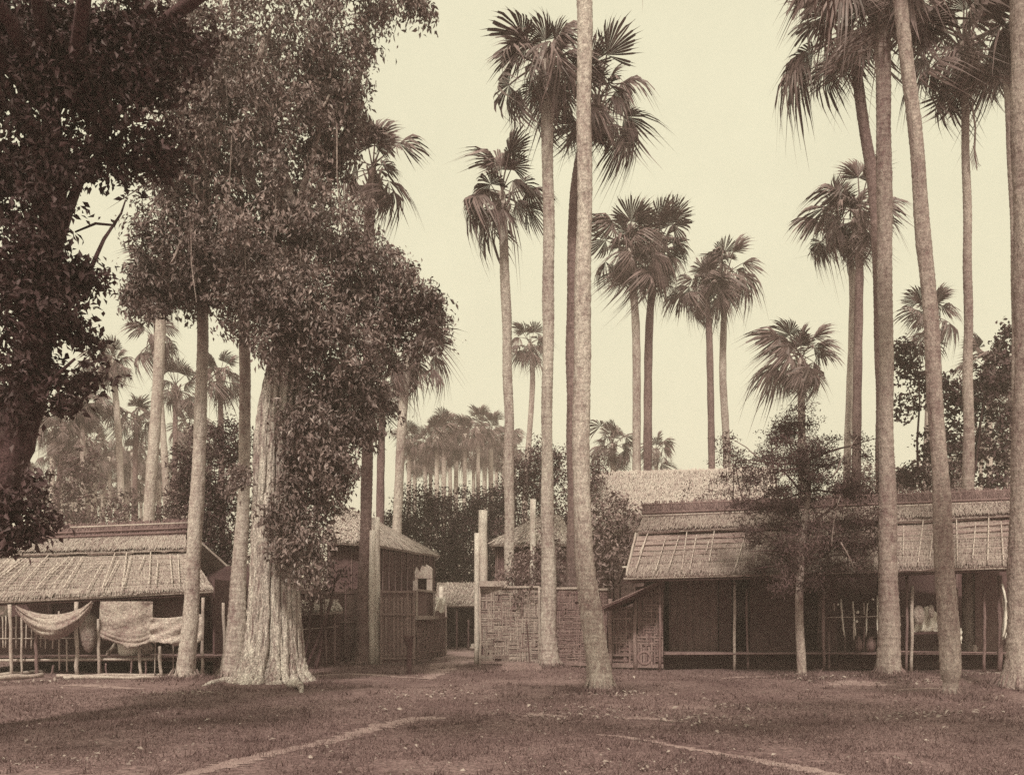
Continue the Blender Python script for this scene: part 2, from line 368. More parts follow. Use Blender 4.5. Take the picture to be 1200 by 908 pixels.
# ================================================================ PALMS
def frond_mesh(name, seed, lp=1.02, rb=1.16, spread=138, nseg=26, droop=.25, fold=.25, split=.58, ragged=.2, tipdroop=.25, petw=.035, torn=.10, side=0.0):
    r = random.Random(seed); mb = MB()
    def bend(p):   # the whole leaf arches down along +x and leans to one side
        x, y, z = p; return V(x-.03*droop*x*x, y+side*x*x*.2, z-droop*.34*x*x)
    pts = [bend((lp*t, 0, 0)) for t in (0, .35, .7, 1.0)]; mb.tube(pts, [petw, petw*.75, petw*.6, petw*.5], 4)
    n = nseg; A = R(spread); drift = 0
    for i in range(n):
        if r.random() < torn: continue
        drift = drift*.6+r.uniform(-1, 1)*.5
        th = -A+2*A*(i+.5)/n; dl = A/n*r.uniform(.8, 1.02); rr = rb*(1-.25*(abs(th)/A)**2)*(1-ragged*r.random()); js = split*rr*(.75+.5*r.random())
        td = tipdroop*(.5+.5*abs(drift)+.8*r.random()); tw = (r.random()-.5)*.16+drift*.03; bow = drift*.06
        def pt(rad, ang, lift):
            x = lp+rad*math.cos(ang); y = rad*math.sin(ang); z = lift-fold*abs(y)*.9+bow*rad
            e = max(0, rad/rb-.36); z -= td*e*e*3.0*rb; k = 1-min(.5, .30*td*e*2)
            return bend((lp+(x-lp)*k, y*k, z))
        c0 = bend((lp, 0, 0))
        vs = [c0, pt(js*.5, th-dl, 0), pt(js*.5, th, .03), pt(js*.5, th+dl, 0), pt(js, th-dl*.95, 0), pt(js, th, .05), pt(js, th+dl*.95, 0),
              pt((js+rr)*.5, th-dl*.62+tw*.5, .0), pt((js+rr)*.5, th+dl*.62+tw*.5, .02), pt(rr*.82, th-dl*.22+tw*.8, 0), pt(rr*.82, th+dl*.22+tw*.8, .01), pt(rr, th+tw, 0)]
        mb.add(vs, [(0, 1, 2), (0, 2, 3), (1, 4, 5, 2), (2, 5, 6, 3), (4, 7, 8, 5), (5, 8, 6), (7, 9, 10, 8), (9, 11, 10)])
    me = mesh_np(name, np.array([tuple(p) for p in mb.v]), mb.l, mb.c); return me
_q = random.Random(3)
FR = {'up': [frond_mesh('frond_up%d' % i, 10+i, droop=_q.uniform(.0, .1), fold=_q.uniform(.1, .6), tipdroop=_q.uniform(.1, .35), spread=_q.uniform(70, 125), side=_q.uniform(-.3, .3)) for i in range(5)],
      'mid': [frond_mesh('frond_mid%d' % i, 20+i, lp=_q.uniform(.8, 1.15), droop=_q.uniform(.1, .34), fold=_q.uniform(.2, .95), tipdroop=_q.uniform(.35, .9), spread=_q.uniform(95, 140), side=_q.uniform(-.4, .4), torn=.12) for i in range(8)],
      'low': [frond_mesh('frond_low%d' % i, 30+i, lp=_q.uniform(.8, 1.2), droop=_q.uniform(.3, .6), fold=_q.uniform(.6, 1.4), tipdroop=_q.uniform(.9, 1.6), spread=_q.uniform(85, 130), ragged=.32, split=.46, torn=.15, side=_q.uniform(-.4, .4)) for i in range(7)],
      'dead': [frond_mesh('frond_dead%d' % i, 40+i, lp=.6, rb=1.1, droop=.15, fold=1.5, tipdroop=1.1, spread=_q.uniform(60, 90), ragged=.5, nseg=24, split=.28, torn=.25) for i in range(4)]}
for k, ms in FR.items():
    for me in ms: me.materials.append(MATS['frond_dead' if k == 'dead' else 'frond'])

def crown_mats(top, scale, seed, n=26, dead=6, upright=.0):
    r = random.Random(seed); out = []; n = max(9, int(n*.80))
    for i in range(n):
        t = (i+.5)/n; el = R(84-128*t**.9+r.uniform(-16, 16)); az = i*2.39996+r.uniform(-.8, .8)
        kind = 'up' if el > R(52) else ('mid' if el > R(12) else 'low')
        out.append((kind, el, az))
    lean = r.random()*6.28
    for i in range(dead): out.append(('dead', R(r.uniform(-84, -50)), r.random()*6.28))
    res = []
    for kind, el, az in out:
        me = r.choice(FR[kind]); s = scale*1.04*r.uniform(.70, 1.18)*(1+.10*math.cos(az-lean))*(.88 if kind == 'dead' else 1)
        M = Matrix.Translation(top+V(0, 0, r.uniform(-.4, .2)*scale)) @ Matrix.Rotation(az, 4, 'Z') @ Matrix.Rotation(-el, 4, 'Y') @ Matrix.Rotation(r.uniform(-.9, .9), 4, 'X') @ Matrix.Scale(s, 4)
        res.append((kind, me, M))
    return res

def palm(label, pts, d, crown=1.0, seed=0, n=26, dead=6, bark='palm_bark', rings=True, group=None, joined=False, extra=0.0, depth_top=0.0):
    """pts: (px, py, width px) from the base up; the last one is the heart of the crown"""
    r = random.Random(seed); base_x = PX(pts[0][0], d); zb = gz(base_x, d)
    W = [((px-600)/F*d, CH+(HZ-py)/F*d, w*.5*d/F) for px, py, w in pts]
    if W[0][1] > zb-.1: W.insert(0, (W[0][0], zb-.12, W[0][2]*1.12))
    else: W[0] = (W[0][0], zb-.12, W[0][2])
    cc = crom(W, 14); h = W[-1][1]-W[0][1]
    root = thing('palm_tree', label, 'palm tree', (base_x, d, zb), group)
    if rings:   # closely ringed bole
        s = np.concatenate(([0], np.cumsum(np.hypot(np.diff(cc[:, 0]), np.diff(cc[:, 1]))))); nr = int(s[-1]/.055)
        ss = np.linspace(0, s[-1], nr); xs = np.interp(ss, s, cc[:, 0]); zs = np.interp(ss, s, cc[:, 1]); rs = np.interp(ss, s, cc[:, 2]); sides = 16
        th = np.arange(sides)/sides*2*np.pi; rg = np.random.RandomState(seed+1)
        step = .11+.05*rg.rand(); ph = (ss/step+.35*np.sin(ss*1.7+seed)) % 1.0
        prof = 1+.075*(ph-.5)+.035*np.sin(ss*.9+seed*2.1)+.025*np.sin(ss*2.3+seed)
        T, S_ = np.meshgrid(th, ss); lump = .03*np.sin(3*T+S_*1.3+seed)+.025*np.sin(5*T-S_*2.1)+.03*rg.normal(size=T.shape)*.6
        foot = np.exp(-ss/.35)[:, None]*(.10+.12*np.sin(6*T+seed)*rg.rand())
        rad = rs[:, None]*(prof[:, None]+lump+foot)
        wob = .012*np.sin(ss*1.9+seed)
        v = np.stack([xs[:, None]+wob[:, None]+rad*np.cos(T), d+depth_top*(S_/s[-1])+rad*np.sin(T), np.repeat(zs[:, None], sides, 1)], 2).reshape(-1, 3)
        i, j = np.meshgrid(np.arange(nr-1), np.arange(sides), indexing='ij'); a = (i*sides+j).ravel(); b = (i*sides+(j+1) % sides).ravel()
        lo = np.stack([a, b, b+sides, a+sides], 1).ravel()
        trunk_ = link('trunk', mesh_np('trunk', v, lo, np.full(len(a), 4), True), bark, root)
        top = V(xs[-1], d+depth_top, zs[-1]); mb = MB(); rb = rs[0]   # the fringe of rootlets round the foot
        for k in range(46):
            a = r.random()*6.28; rr_ = rb*r.uniform(.95, 1.1); q = V(base_x+math.cos(a)*rr_, d+math.sin(a)*rr_, zb); o_ = V(math.cos(a), math.sin(a), 0)
            mb.tube([q+V(0, 0, r.uniform(.06, .22))-o_*.04, q+o_*r.uniform(.0, .03)+V(0, 0, .07), q+o_*r.uniform(.04, .13)+V(0, 0, -.04)], [.012, .018, .010], 4, True, .3, r)
        mb.build('root_fringe', 'palm_bark_brown' if bark == 'palm_bark' else 'palm_bark_dark', trunk_, kind='stuff')
    else:
        mb = MB(); mb.tube([V(x, d, z) for x, z, w in cc[::2]] , [w*(1+.08*(k % 2)) for k, (x, z, w) in enumerate(cc[::2])], 9, True, .06, r)
        mb.build('trunk', bark, root, True); top = V(cc[-1][0], d, cc[-1][1])
    mats = crown_mats(top, crown, seed+100, n, dead)
    # boots and fibre round the heart
    mb = MB(); rt = W[-1][2]
    for k in range(14):
        a = k*2.4; z0 = -.75*crown*r.random()-.1; mb.tube([top+V(math.cos(a)*rt*.8, math.sin(a)*rt*.8, z0-.15), top+V(math.cos(a)*(rt+.10), math.sin(a)*(rt+.10), z0+.1), top+V(math.cos(a)*(rt+.2), math.sin(a)*(rt+.2), z0+.32)], [.05, .05, .025], 4)
    mb.build('leaf_bases', 'frond_dead', root, kind='stuff')
    if joined:
        Vs, Ls, Cs, nb = [], [], [], 0
        for kind, me, M in mats:
            k = len(me.vertices); co = np.empty(k*3, np.float32); me.vertices.foreach_get('co', co); co = co.reshape(-1, 3)
            m3 = np.array(M); Vs.append(co @ m3[:3, :3].T+m3[:3, 3]); li = np.empty(len(me.loops), np.int32); me.loops.foreach_get('vertex_index', li)
            Ls.append(li+nb); ct = np.empty(len(me.polygons), np.int32); me.polygons.foreach_get('loop_total', ct); Cs.append(ct); nb += k
        link('crown', mesh_np('crown', np.concatenate(Vs), np.concatenate(Ls), np.concatenate(Cs)), 'frond', root)
    else:
        for kind, me, M in mats:
            o = link('dead_frond' if kind == 'dead' else 'frond', me, None, None); attach(o, root); o.matrix_basis = M
    return root

# --- near palms that stand on the open ground
palm('tall palm with thick pale ringed trunk standing alone in front of the woven fence', [(703, 812, 30), (700, 775, 27), (692, 710, 27), (684, 640, 22), (681, 520, 20), (684, 300, 19), (685, 100, 17), (684, -60, 18), (682, -190, 17)], 19.2, 1.05, 1, 24, 5)
palm('tall palm at the foot of the woven fence, crown cut by the top edge', [(643, 782, 27), (643, 755, 22), (643, 700, 18), (641, 520, 13.5), (643, 300, 13.5), (641, 140, 14), (640, 72, 11)], 27.8, 1.04, 2, 32, 12)
palm('dark palm trunk standing close behind the thick lone palm, wide drooping crown', [(671, 776, 20), (672, 600, 15), (671, 400, 15), (674, 240, 14), (688, 150, 13), (700, 118, 11)], 29.5, 1.05, 3, 32, 12, 'palm_bark_dark')  # shade on this trunk is put into its darker bark
palm('slender palm rising behind the woven fence, shortest of the middle cluster of crowns', [(598, 770, 15), (597, 660, 12), (596, 480, 11.5), (592, 330, 11), (588, 225, 9)], 32.0, .95, 4, 26, 8)
palm('straight thick palm in front of the right thatched house, beside the feathery small tree', [(1042, 797, 33), (1042, 775, 28), (1041, 700, 23), (1039, 540, 18), (1038, 400, 16.5), (1036, 200, 17), (1035, 60, 17), (1036, -20, 15)], 22.9, 1.05, 5, 30, 12, 'palm_bark_brown')
palm('palm trunk with eroded dark foot, leaning left in front of the right house', [(1113, 822, 24), (1114, 800, 17), (1113, 775, 23), (1106, 640, 21), (1094, 430, 17.5), (1078, 220, 16), (1064, 80, 16), (1052, -20, 16), (1038, -130, 14)], 18.0, 1.0, 6, 22, 4, 'palm_bark_brown')
palm('slim straight palm with full dark crown near the right end of the right house', [(1137, 778, 22), (1136, 740, 17), (1135, 600, 13.5), (1134, 300, 9.5), (1131, 140, 9), (1129, 50, 9)], 27.6, 1.15, 7, 42, 14, 'palm_bark_brown')
palm('massive palm trunk cut by the right edge of the picture', [(1196, 810, 54), (1198, 780, 42), (1199, 700, 34), (1203, 400, 28), (1199, 0, 28), (1197, -170, 26)], 19.3, 1.05, 8, 22, 4, 'palm_bark_brown')
palm('thin palm directly behind the massive trunk at the right edge', [(1194, 770, 13), (1190, 300, 10), (1183, 150, 9.5), (1181, 45, 9)], 31.0, .95, 9, 24, 6, 'palm_bark_brown')
palm('palm with curved dark trunk, hidden low down by a straight thick trunk', [(1036, 776, 16), (1034, 500, 15), (1028, 270, 14), (1014, 155, 13), (998, 56, 11), (990, 30, 10)], 28.0, 1.10, 10, 32, 9, 'palm_bark_dark')
palm('palm with mottled trunk before the left house roof, leaning into the fig leaves', [(216, 797, 26), (219, 770, 21), (225, 690, 17), (232, 560, 15.5), (237, 420, 13.5), (237, 300, 13), (240, 150, 12)], 22.6, .8, 11, 14, 4)
palm('palm trunk hard against the left side of the fluted fig trunk', [(271, 792, 29), (276, 740, 22), (281, 660, 17), (286, 560, 14), (287, 470, 13), (286, 330, 12)], 24.0, .7, 12, 12, 3)
palm('dark palm in front of the left gatepost, crown beside the fig crown', [(423, 777, 19), (425, 720, 15), (430, 560, 13), (431, 400, 12.5), (432, 270, 12), (437, 198, 9)], 29.6, .90, 13, 24, 5, 'palm_bark_dark')  # the fig's shade on this trunk is painted in as dark bark
_pm = [o for o in bpy.data.objects if o.get('label', '').startswith('slim straight palm')][0]
MB().tube([P(1139, 120, 27.3), P(1143, 150, 27.3), P(1142, 175, 27.3), P(1145, 200, 27.3)], [.03, .025, .03, .012], 5, True, .5).build('dangling_fibre', 'frond_dead', _pm)
for _k in range(6): MB().tube([P(1136+_k, 183-_k*3, 27.3), P(1139+_k*1.5, 192, 27.3), P(1140+_k*2, 200-_k, 27.3)], [.012, .01, .004], 4).build('dangling_fibre', 'frond_dead', _pm)
# --- palms beyond the houses
palm('left palm of the tall touching pair behind the pale roof', [(746, 740, 11), (746, 520, 9.5), (745, 380, 9), (736, 292, 7)], 45.5, 1.15, 14, 40, 16, rings=False)
palm('right palm of the tall touching pair behind the pale roof', [(760, 740, 11), (759, 540, 10), (761, 380, 9), (771, 290, 7)], 46.5, 1.12, 15, 38, 14, 'palm_bark_dark', rings=False)
palm('left palm of the slim pair between the pale roof and the feathery tree', [(835, 740, 9), (834, 540, 8), (831, 390, 7.5), (827, 338, 6)], 48.0, .95, 16, 30, 8, 'palm_bark_dark', rings=False)
palm('right palm of the slim pair between the pale roof and the feathery tree', [(856, 740, 10), (852, 540, 8.5), (847, 430, 8), (851, 318, 6)], 49.0, 1.0, 17, 32, 7, rings=False)
palm('palm with rounded crown rising directly above the feathery small tree', [(941, 740, 10), (940, 540, 9), (938, 420, 7)], 46.0, 1.18, 18, 38, 12, rings=False)
palm('pale thin trunk, left of the pair beside the straight thick palm', [(990, 740, 10), (993, 540, 8.5), (999, 330, 7.5), (983, 262, 6)], 39.0, .98, 19, 26, 8, rings=False)
palm('dark thin trunk, right of the pair beside the straight thick palm', [(1002, 740, 11), (1004, 520, 10), (1007, 330, 9.5), (1008, 248, 7)], 37.0, 1.0, 20, 26, 8, 'palm_bark_dark', rings=False)
palm('palm crown seen behind the leaning trunk above the right house', [(1085, 740, 10), (1086, 560, 9), (1092, 372, 6)], 46.0, .98, 21, 22, 6, rings=False)
palm('far small palm whose crown shows beside the slim straight palm at right', [(1160, 740, 8), (1160, 560, 7), (1158, 432, 5)], 55.0, .98, 22, 24, 6, rings=False, joined=True)
palm('far palm half hidden by the massive trunk at the right edge', [(1186, 740, 8), (1185, 600, 7), (1186, 462, 5)], 58.0, .95, 23, 22, 6, rings=False, joined=True)
palm('small far palm crown on a thin pale stem between two middle trunks', [(612, 740, 8), (615, 590, 7), (624, 450, 6), (621, 402, 5)], 66.0, 1.0, 24, 22, 8, rings=False, joined=True)
palm('low far palm crown just above the pale roof, left of the touching pair', [(719, 740, 8), (719, 600, 7), (718, 520, 5)], 66.0, 1.05, 25, 26, 8, rings=False, joined=True)
palm('far palm peeping out behind the touching pair, low above the pale roof', [(772, 740, 7), (771, 600, 6), (768, 528, 4)], 74.0, .9, 26, 22, 6, rings=False, joined=True)
palm('thick pale palm trunk behind the left thatched house, crown lost in foliage', [(170, 740, 15), (175, 600, 13), (184, 470, 12.5), (190, 345, 11), (191, 318, 8)], 37.0, .9, 27, 22, 8, rings=False)
palm('thinner palm trunk leaning against the thick pale trunk behind the left house', [(199, 740, 9), (195, 580, 8), (189, 480, 7), (181, 392, 5)], 45.0, .9, 28, 18, 6, rings=False)
palm('curved thin palm with drooping crown beside the dark foreground tree', [(145, 740, 9), (142, 580, 7.5), (137, 480, 7), (130, 422, 5)], 56.0, 1.0, 29, 24, 8, rings=False)
palm('small palm in the sky gap between the thick pale trunk and the mottled trunk', [(206, 740, 7), (205, 560, 6), (206, 452, 5)], 60.0, .95, 30, 22, 6, 'palm_bark_dark', rings=False, joined=True)
palm('palm with pale trunk base behind the gate house roof, crown under the fig', [(461, 740, 13), (466, 600, 10.5), (473, 470, 10), (482, 405, 7)], 37.5, 1.0, 31, 24, 8, rings=False)
palm('shaggy dark palm beside the fig crown with a skirt of dead fronds', [(444, 740, 11), (446, 560, 9), (449, 450, 7)], 42.0, .95, 32, 20, 14, 'palm_bark_dark', rings=False)
palm('slim palm with pale stem half hidden behind the dark foreground tree leaves', [(100, 740, 8), (98, 580, 6.5), (96, 470, 5)], 54.0, 1.0, 33, 26, 8, rings=False, joined=True)
palm('slim dark palm just left of the thick pale trunk above the left house', [(160, 740, 7), (158, 600, 6), (160, 490, 5)], 62.0, 1.0, 34, 26, 8, 'palm_bark_dark', rings=False, joined=True)
palm('slim leaning palm behind the loose shrub at the far left', [(60, 740, 8), (66, 600, 6.5), (76, 500, 5)], 58.0, 1.0, 35, 26, 8, 'palm_bark_dark', rings=False, joined=True)
palm('thin dark palm between the mottled trunk and the fig, low behind the bushes', [(262, 740, 8), (260, 560, 7), (258, 440, 5)], 52.0, .95, 36, 22, 8, 'palm_bark_dark', rings=False, joined=True)
# --- the far palm grove
rg = random.Random(77)
far = [(480, 515, 84), (497, 527, 92), (512, 512, 80), (527, 530, 95), (545, 508, 82), (560, 500, 86), (575, 506, 90), (590, 516, 96), (555, 535, 104), (603, 525, 100),
       (90, 545, 84), (108, 560, 95), (122, 548, 90), (70, 530, 75), (160, 560, 100), (215, 545, 80), (232, 555, 96), (98, 470, 62), (150, 545, 92), (246, 520, 78), (180, 572, 110), (35, 560, 90), (195, 560, 102), (62, 505, 70), (84, 515, 78), (112, 520, 82), (172, 540, 88), (220, 500, 74), (52, 575, 105), (135, 575, 108), (486, 540, 110), (535, 520, 88), (1150, 520, 80), (1125, 535, 95), (1180, 530, 90), (78, 565, 100), (104, 540, 86), (118, 580, 112), (128, 535, 80), (155, 530, 84), (165, 575, 100), (186, 545, 90), (210, 575, 108), (225, 530, 86), (238, 570, 100), (92, 585, 115), (146, 570, 104), (505, 540, 112), (520, 505, 86), (568, 525, 100), (582, 535, 110)]
ORD = ['first', 'second', 'third', 'fourth', 'fifth', 'sixth', 'seventh', 'eighth', 'ninth', 'tenth', 'eleventh', 'twelfth', 'thirteenth', 'fourteenth', 'fifteenth', 'sixteenth', 'seventeenth', 'eighteenth', 'nineteenth', 'twentieth']+['twenty-'+w for w in ('first', 'second', 'third', 'fourth', 'fifth', 'sixth', 'seventh', 'eighth', 'ninth')]+['thirtieth']+['thirty-'+w for w in ('first', 'second', 'third', 'fourth', 'fifth', 'sixth')]
def nth(px, lo, hi): return ORD[sorted(q[0] for q in far if lo < q[0] < hi).index(px)]
fm = None
for i, (px, py, d) in enumerate(far):
    lab = ('%s small far palm from the left above the right house roof' % nth(px, 1000, 1300) if px > 1000 else
           '%s crown from the left in the far palm row above the dark shrub mass' % nth(px, 400, 1000) if px > 400 else
           '%s small far palm from the left in the hazy grove above the left house' % nth(px, 0, 400))
    z = CH+(HZ-py)/F*d; x = PX(px, d); s = rg.uniform(.9, 1.15)
    if i < 4:
        o = palm(lab, [(px, 735, 6.5*84/d), (px+rg.uniform(-4, 4), 620, 5.5*84/d), (px, py, 4.5*84/d)], d, 1.05, 300+i, 22, 10, rings=False, joined=True, group='distant palms of the grove')
        fm = (fm or [])+[(o, x, d, z)]
    else:
        src, sx, sy, sz = rg.choice(fm); k = z/sz
        c = src.copy(); C.objects.link(c); c['label'] = lab; c['group'] = 'distant palms of the grove'
        c.location = (x, d, 0); c.rotation_euler = (0, 0, rg.random()*6.28); c.scale = (k*s, k*s, k)
        for ch in src.children:
            e = ch.copy(); C.objects.link(e); e.parent = c; e.matrix_parent_inverse = Matrix.Translation(src.location).inverted()

# ================================================================ BROADLEAF TREES
# --- the great strangler fig
def fig():
    d = 21.3; base = P(316, 803, d); root = thing('fig_tree', 'great strangler fig with pale deeply fluted trunk and dark hanging crown', 'tree', (base.x, d, 0))
    prof = [(812, 316, 66), (803, 316, 56), (795, 317, 46), (780, 318, 38), (760, 319, 33.5), (730, 320, 30), (690, 321, 28), (640, 323, 27), (580, 325, 27), (520, 328, 28), (470, 332, 26), (420, 336, 20), (360, 340, 15), (290, 338, 11)]
    cc = crom([(a, b, c) for a, b, c in prof], 9); sides = 72; th = np.arange(sides)/sides*2*np.pi; vs = []; rr = np.random.RandomState(5)
    for k, (py, px, hw) in enumerate(cc):
        t = k/len(cc); c = P(px, py, d); rad = hw*d/F
        fl = .13*np.sin(9*th+.6*np.sin(k*.13)+1)+.075*np.sin(14*th+.9*np.sin(k*.09+2))+.05*np.sin(23*th+k*.05)+.02*rr.normal(size=sides)
        but = np.exp(-k/7)*(.28*np.sin(6*th+.7)+.15*np.sin(11*th))
        ra = rad*(1+fl+but-.06)
        vs.append(np.stack([c.x+ra*np.cos(th), d+ra*.85*np.sin(th), np.full(sides, c.z)], 1))
    n = len(cc); v = np.concatenate(vs); i, j = np.meshgrid(np.arange(n-1), np.arange(sides), indexing='ij'); a = (i*sides+j).ravel(); b = (i*sides+(j+1) % sides).ravel()
    trunk_ = link('trunk', mesh_np('trunk', v, np.stack([a, b, b+sides, a+sides], 1).ravel(), np.full(len(a), 4), True), 'fig_bark', root)
    rnd = random.Random(4)
    for k in range(30):   # the clasping roots, each running down the trunk and out over the ground
        a0 = -math.pi*(.02+.96*(k+.5)/30) if k < 24 else rnd.uniform(.2, 2.9); a = a0; pts = []; rad = []; top = rnd.choice([9, 10, 11, 8, 7, 9, 6]); r0 = rnd.uniform(.035, .085)
        ks = np.linspace(2, min(len(cc)-1, top*9), 26)
        for q, kk in enumerate(ks):
            py, px, hw = cc[int(kk)]; R0 = hw*d/F; c = P(px, py, d); a += rnd.uniform(-.045, .045)
            pts.append(V(c.x+math.cos(a)*R0*.99, d+math.sin(a)*R0*.86, c.z)); rad.append(r0*(1.25-.75*q/26)*rnd.uniform(.75, 1.3))
        out = rnd.uniform(.15, .55); e = pts[0]; dirx = V(math.cos(a0), math.sin(a0), 0)
        pts = [e+dirx*out+V(0, 0, -.12), e+dirx*out*.5+V(0, 0, -.03)]+pts; rad = [r0*.5, r0*1.0]+rad
        MB().tube(pts, rad, 7, True, .25, rnd).build('root', 'fig_bark', trunk_, True)
    for (ax, ay, bx, by) in ((278, 800, 232, 806), (356, 800, 390, 804), (338, 806, 352, 812)):
        A = P(ax, ay, gd(ay)); B = P(bx, by, gd(by)); A.z = .0; B.z = gz(B.x, B.y)-.06
        m_ = MB(); limb(m_, A+V(0, .25, .05), B, .13, .03, .10, 8, rnd); m_.build('root', 'fig_bark', trunk_, True)
    mb = MB()
    tips = [(345, 330, 300, 120, .26, 0), (338, 400, 400, 180, .22, .8), (335, 420, 250, 250, .24, -.8), (340, 380, 340, 60, .26, .2), (330, 470, 430, 330, .2, 1.0), (300, 120, 210, 40, .16, -1),
            (300, 120, 330, 10, .16, .6), (400, 180, 430, 40, .12, .8), (250, 250, 190, 190, .13, -1.4), (335, 330, 385, 110, .18, -.9), (320, 260, 240, 120, .16, -.6), (430, 330, 480, 370, .09, 1.0), (250, 250, 200, 310, .1, -1.2)]
    for (ax, ay, bx, by, r0, dd) in tips:
        mb = MB(); limb(mb, P(ax, ay, d), P(bx, by, d+dd), r0*.85, r0*.12, .09, 11, rnd, 9); mb.build('limb', 'limb_bark', root, True)
    mb = MB()   # hanging aerial roots
    for k in range(26):
        px = rnd.uniform(215, 400); py = rnd.uniform(60, 330); z = P(px, py, d+rnd.uniform(-1.6, .6)); L = rnd.uniform(.8, 2.8)
        MB().tube([z, z+V(rnd.uniform(-.08, .08), 0, -L*.5), z+V(rnd.uniform(-.12, .12), 0, -L)], [.014, .012, .007], 4).build('aerial_root', 'limb_bark', root)
    B = [BL(*b) for b in ((205, 50, d, 95, 70, 2.2), (320, 45, d+.3, 95, 75, 2.4), (395, 55, d, 50, 75, 1.7), (430, 2, d, 70, 22, 1.2), (285, 150, d-.5, 90, 65, 2.0), (375, 140, d, 40, 70, 1.4), (240, 210, d, 70, 50, 1.6), (345, 215, d-.6, 60, 55, 1.5),
                           (215, 280, d-.2, 58, 45, 1.4), (300, 270, d-.6, 75, 50, 1.7), (390, 265, d-.4, 50, 55, 1.5), (420, 320, d, 55, 50, 1.5), (250, 335, d, 55, 35, 1.2), (340, 340, d-1.0, 60, 45, 1.2), (478, 362, d, 36, 32, .9), (440, 385, d, 50, 42, 1.2),
                           (395, 410, d-.6, 50, 50, 1.2), (330, 400, d-1.2, 45, 38, .8), (385, 480, d-.4, 42, 50, 1.1), (380, 545, d-.5, 36, 46, .9), (345, 590, d-1.0, 38, 42, .6), (366, 612, d-.8, 28, 34, .6), (315, 615, d-1.1, 28, 34, .5), (430, 455, d, 34, 46, .9), (300, 355, d-1.0, 40, 30, .7), (350, 660, d-1.0, 26, 30, .4), (305, 340, d-.2, 40, 60, 1.1), (365, 560, d-1.2, 34, 50, .5), (350, 500, d-1.2, 24, 30, .4), (358, 636, d-1.1, 22, 30, .4), (300, 590, d-1.2, 16, 30, .3), (330, 635, d-1.15, 24, 28, .35), (392, 540, d-.8, 28, 50, .6), (265, 300, d-.6, 50, 40, 1.0), (360, 380, d-1.2, 45, 40, .8), (180, 330, d+.3, 30, 24, .7), (270, 395, d-.6, 26, 30, .5))]
    rw = random.Random(17)
    for (px, py) in ((405, 100), (418, 60), (440, 30), (470, 12), (490, 4), (412, 135), (400, 175), (500, 345), (512, 375), (505, 395), (478, 325), (455, 300), (440, 280), (165, 330), (160, 350), (175, 365), (200, 345), (220, 350), (430, 20), (455, 20), (390, 200), (480, 410), (462, 440), (430, 500), (420, 520), (385, 655), (300, 650), (280, 560)):
        for q in range(2): B.append(BL(px+rw.uniform(-8, 8), py+rw.uniform(-8, 8), d+rw.uniform(-.8, .8), rw.uniform(9, 18), rw.uniform(7, 14), .3))
    foliage('crown', 'leaf_fig', root, B, .125, per=36, dens=1.25, spray=.24, droop=.8, seed=21, gap=-.16, gapf=1.6, asp=.42, shell=.3, kind='stuff')
    foliage('climbing_leaves', 'leaf_fig', root, [BL(*b) for b in ((343, 585, d-1.05, 28, 38, .35), (358, 622, d-1.0, 26, 34, .4), (330, 628, d-1.1, 20, 28, .25), (378, 575, d-.8, 28, 46, .5), (372, 520, d-.9, 28, 40, .5), (345, 545, d-1.1, 18, 24, .25), (395, 480, d-.6, 30, 40, .6), (318, 600, d-1.1, 14, 20, .2), (365, 655, d-.9, 16, 22, .25))], .12, per=26, dens=1.1, spray=.2, droop=.8, seed=23, gap=-.8, asp=.42, shell=.2, kind='stuff')
fig()

